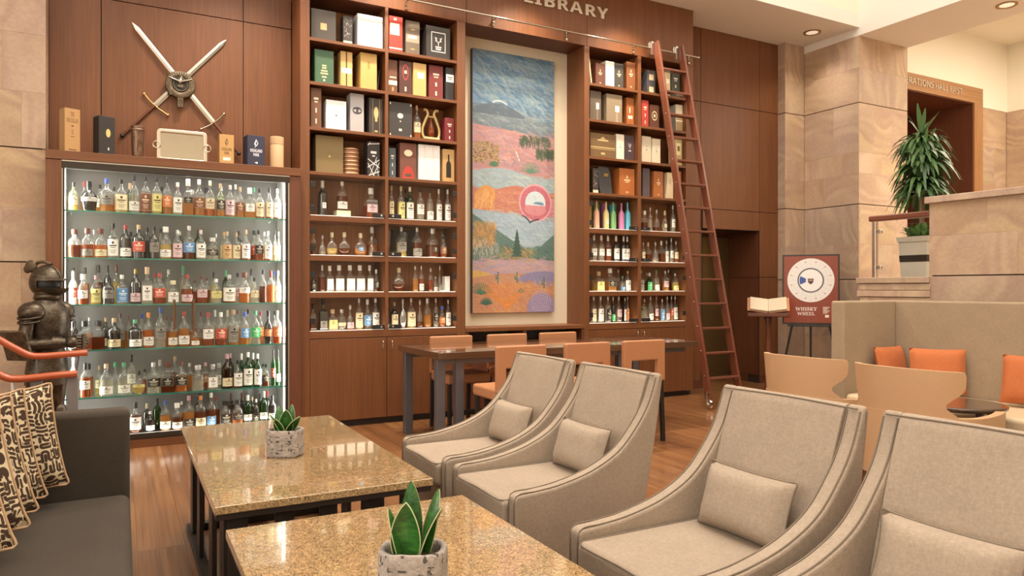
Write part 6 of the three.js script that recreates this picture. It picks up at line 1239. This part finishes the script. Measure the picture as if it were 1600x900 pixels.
// ---- banquette with orange cushions
{
  const t = thing('banquette', 'high backed oatmeal banquette against the stone parapet', 'sofa');
  mesh('end_panel', rbx(5.83, 6.60, 0.05, 1.30, -4.52, -4.38, 0.02), M.banquette, t);
  for (let i = 0; i < 3; i++) mesh('back_panel', rbx(6.60, 6.76, 0.05, 1.30, -4.5 + i * 1.8, -2.705 + i * 1.8, 0.02), M.banquette, t);
  mesh('base', rbx(5.88, 6.6, 0.02, 0.3, -4.38, 0.9, 0.01), M.darkWood, t);
  for (let i = 0; i < 3; i++) { const g = new RoundedBoxGeometry(0.76, 0.15, 1.742, 4, 0.04); mesh('seat_cushion', planar(g.translate(6.215, 0.377, -3.505 + i * 1.75), 'z'), M.seatTan, t); }
}
[['orange cushion in the far corner of the banquette, partly hidden by the next one', [6.355, 0.675, -4.262], 0.0, 0.4], ['orange cushion beside the corner one on the banquette', [6.40, 0.68, -3.86], -1.0, 0.44], ['orange cushion cut by the right edge on the banquette', [6.44, 0.675, -3.12], -1.35, 0.42]].forEach(([label, pos, ry, s]) => {
  const p = thing('orange_cushion', label, 'cushion', 'orange cushions on the banquette', pos); p.rotation.order = 'YXZ'; p.rotation.set(-0.22, ry, 0); mesh('cover', planar(pillowGeo(s, 0.4, 0.13, 14, 0.03), 'y'), M.orange, p);
});
// ---- easel with the poster
const posterTex = cv(768, 1024, (g, W, H) => {
  g.fillStyle = '#8a3d24'; g.fillRect(0, 0, W, H); g.fillStyle = 'rgba(160,80,48,.35)'; for (let i = 0; i < 60; i++) g.fillRect(hash(i, 1, 7) * W, 0, 3, H);
  const cx = W / 2, cy = 372; g.fillStyle = '#efebe6'; g.beginPath(); g.arc(cx, cy, 336, 0, 7); g.fill(); g.strokeStyle = '#d5cfc8'; g.lineWidth = 3; for (const r of [300, 250, 205]) { g.beginPath(); g.arc(cx, cy, r, 0, 7); g.stroke(); }
  for (let i = 0; i < 24; i++) { const a = i / 24 * 2 * Math.PI; g.beginPath(); g.moveTo(cx + Math.cos(a) * 205, cy + Math.sin(a) * 205); g.lineTo(cx + Math.cos(a) * 330, cy + Math.sin(a) * 330); g.stroke(); }
  g.fillStyle = '#c77a5c'; for (let i = 0; i < 12; i++) { const a = (i + 0.5) / 12 * 2 * Math.PI; g.fillRect(cx + Math.cos(a) * 285 - 14, cy + Math.sin(a) * 285 - 6, 28, 12); }
  g.strokeStyle = '#5f5660'; g.lineWidth = 20; g.beginPath(); g.arc(cx, cy, 180, 0, 7); g.stroke(); g.fillStyle = '#f6f2ef'; g.beginPath(); g.arc(cx, cy, 168, 0, 7); g.fill();
  g.fillStyle = '#3f57a0'; g.beginPath(); g.arc(cx, cy, 160, 2.72, 3.56); g.arc(cx, cy, 70, 3.5, 2.78, true); g.fill();
  g.fillStyle = '#6a3a30'; g.beginPath(); g.moveTo(cx - 42, cy - 26); g.lineTo(cx + 42, cy - 26); g.lineTo(cx + 36, cy + 34); g.lineTo(cx, cy + 66); g.lineTo(cx - 36, cy + 34); g.fill(); g.fillStyle = '#c9a46a'; g.fillRect(cx - 24, cy - 10, 48, 18); g.fillStyle = '#3a4a70'; g.fillRect(cx - 20, cy + 14, 40, 18);
  g.fillStyle = '#f2e6dc'; g.textAlign = 'center'; g.font = 'bold 72px serif'; g.fillText('WHISKY', 318, 838); g.font = 'bold 66px serif'; g.fillText('WHEEL', 318, 908);
  for (let i = 0; i < 6; i++) g.fillRect(558, 780 + i * 18, 96 - (i % 3) * 18, 8); g.fillRect(588, 900, 54, 40);
});
{
  const t = thing('poster_easel', 'red brown tasting wheel poster on a black tripod easel', 'easel', null, [8.46, 0, -6.88]); t.rotation.y = -0.888;
  const p = mesh('poster_frame', rbox(0.735, 0.97, 0.03, 0.004).translate(0, 1.40, 0.06), M.cabFrame, t, 'slim dark frame'); mesh('poster_sheet', new THREE.PlaneGeometry(0.69, 0.925).translate(0, 1.40, 0.0758), std({ map: posterTex, roughness: 0.35 }), p);
  for (const s of [-1, 1]) mesh('leg', bar([s * 0.42, 0, 0.12], [s * 0.07, 1.75, 0.0], 0.014, 8), M.blackLeg, t); mesh('leg', bar([0, 0, -0.4], [0, 1.75, 0.0], 0.014, 8), M.blackLeg, t); mesh('leg', bar([0.0, 0.4, 0.06], [0, 0.95, 0.03], 0.012, 8), M.blackLeg, t); mesh('ledge', rbx(-0.3, 0.3, 0.885, 0.91, 0.03, 0.1, 0.004), M.blackLeg, t);
}
// ---- lectern and open book
{
  const t = thing('book_stand', 'slim dark wooden lectern beside the poster easel', 'lectern', null, [7.68, 0, -6.93]); t.rotation.y = -0.82;
  mesh('column', lathe([[0.16, 0], [0.16, 0.03], [0.05, 0.06], [0.03, 0.3], [0.04, 0.6], [0.025, 0.9], [0.06, 1.05], [0.0, 1.06]], 18), M.darkWood, t);
  const d = mesh('desk', rbox(0.52, 0.025, 0.34, 0.005).rotateX(0.55).translate(0, 1.13, 0), M.darkWood, t); mesh('lip', rbox(0.52, 0.05, 0.02, 0.004).translate(0, 1.065, 0.155), M.darkWood, d);
  const b = thing('open_book', 'open book with cream pages on the lectern', 'book', null, [7.68, 1.172, -6.93]); b.rotation.order = 'YXZ'; b.rotation.set(0.55, -0.82, 0);
  for (const s of [-1, 1]) mesh('page_block', rbox(0.235, 0.025, 0.3, 0.006).translate(s * 0.119, 0, 0).rotateZ(s * 0.16).translate(0, 0.012, 0), M.paper, b); mesh('cover', [rbox(0.26, 0.006, 0.32, 0.002).translate(-0.14, 0, 0).rotateZ(-0.16), rbox(0.26, 0.006, 0.32, 0.002).translate(0.14, 0, 0).rotateZ(0.16)].map((g) => g.translate(0, -0.005, 0)), M.leather, b);
}
// ---- glass balustrade on the landing
{
  const t = thing('glass_balustrade', 'short glass balustrade with timber handrail on the landing', 'balustrade');
  mesh('glass_pane', box(7.09, 7.102, 1.56, 2.08, -4.9, -4.36), M.glass, t); mesh('post', rbx(7.07, 7.125, 1.531, 2.16, -4.97, -4.93, 0.004), M.chrome, t, 'steel end post');
  mesh('handrail', rbx(7.05, 7.14, 2.13, 2.19, -5.0, -4.335, 0.015, 'z'), M.ladder, t, 'timber handrail'); for (const y of [1.64, 2.02]) mesh('clamp', rbx(7.075, 7.12, y - 0.02, y + 0.02, -4.93, -4.875, 0.003), M.chrome, t);
}
// ---- planter with tall strap leaved plant
{
  const P = [8.42, 1.5305, -5.27];
  const t = thing('planter_pot', 'square pale planter with a dark band on the landing', 'planter', null, P);
  const sq = (a, b, y0, y1) => new THREE.CylinderGeometry(b * Math.SQRT2, a * Math.SQRT2, y1 - y0, 4, 1).rotateY(Math.PI / 4).translate(0, (y0 + y1) / 2, 0).toNonIndexed();
  const pm = std({ color: lin(0.50, 0.46, 0.38), roughness: 0.8 }); const fl = (g) => { g.computeVertexNormals(); return planar(g, 'y'); };
  mesh('pot_body', fl(sq(0.155, 0.175, 0, 0.44)), pm, t); mesh('rim', fl(sq(0.185, 0.195, 0.44, 0.5)), pm, t); mesh('band', fl(sq(0.166, 0.170, 0.2, 0.28)), M.tableFrame, t, 'dark metal band');
  mesh('soil', new THREE.CircleGeometry(0.185, 20).rotateX(-Math.PI / 2).translate(0, 0.502, 0), M.soil, t);
  const green = [[0.055, 0.125, 0.035], [0.075, 0.16, 0.045], [0.04, 0.095, 0.028]].map((c) => phy({ color: lin(...c), roughness: 0.5, clearcoat: 0.1 }));
  const strap = (o, yaw, len, w, up, droop) => { const n = 7, pos = [], idx = []; for (let j = 0; j <= n; j++) { const k = j / n, ww = 1.25 * w * Math.sin(Math.PI * Math.min(0.97, 0.12 + 0.86 * k)) ** 0.7, r = len * (k * Math.cos(up) * (1 - 0.15 * k)), y = len * (k * Math.sin(up)) - droop * len * k * k; for (const u of [-1, 0, 1]) { const c = Math.cos(yaw), s = Math.sin(yaw); pos.push(o[0] + c * r - s * u * ww, o[1] + y + (u === 0 ? -0.25 * ww : 0), o[2] + s * r + c * u * ww); } } for (let j = 0; j < n; j++) for (let i = 0; i < 2; i++) { const k = j * 3 + i; idx.push(k, k + 1, k + 4, k, k + 4, k + 3); } const g = new THREE.BufferGeometry(); g.setAttribute('position', new THREE.Float32BufferAttribute(pos, 3)); g.setAttribute('uv', new THREE.Float32BufferAttribute(new Float32Array(pos.length / 3 * 2), 2)); g.setIndex(idx); g.computeVertexNormals(); return g; };
  const d = thing('strap_leaf_plant', 'tall green strap leaved plant rising from the landing planter', 'plant', null, [P[0], P[1] + 0.503, P[2]]);
  const heads = [[0.05, 1.22, -0.03, 0.46, 110], [-0.06, 0.98, 0.05, 0.48, 110], [-0.15, 0.66, 0.08, 0.45, 96], [0.16, 0.74, -0.07, 0.45, 96]];
  heads.forEach(([x, y, z, L, n]) => {
    mesh('stem', tube([[x * 0.4, 0, z * 0.4], [x * 0.8, y * 0.5, z * 0.8], [x, y, z]], 0.018, 14, 8), std({ color: lin(0.20, 0.15, 0.09), roughness: 0.9 }), d);
    for (let c = 0; c < 3; c++) { const gs = []; for (let i = c; i < n; i += 3) { const k = i / n; gs.push(strap([x, y - 0.2 + 0.2 * k, z], i * 2.4 + rr(-0.2, 0.2), L * rr(0.75, 1.1), 0.021, k < 0.92 ? rr(0.3, 0.85) : rr(0.95, 1.4), k < 0.92 ? rr(0.55, 1.1) : rr(0.05, 0.35))); } const m = mesh('foliage', gs, green[c], d); m.userData.kind = 'stuff'; }
  });
  const u = thing('underplanting', 'low leafy green plants filling the landing planter', 'plant', null, [P[0], P[1] + 0.503, P[2]]);
  for (let c = 0; c < 3; c++) { const gs = []; for (let i = 0; i < 34; i++) { const a = rr(0, 6.28), r = rr(0.05, 0.16); gs.push(strap([Math.cos(a) * r, 0.012, Math.sin(a) * r], a + rr(-0.6, 0.6), rr(0.12, 0.2), 0.024, rr(0.7, 1.2), rr(0.1, 0.45))); } const m = mesh('foliage', gs, [green[1], phy({ color: lin(0.09, 0.22, 0.05), roughness: 0.4 }), green[0]][c], u); m.userData.kind = 'stuff'; }
}
renderer.render(scene, camera);
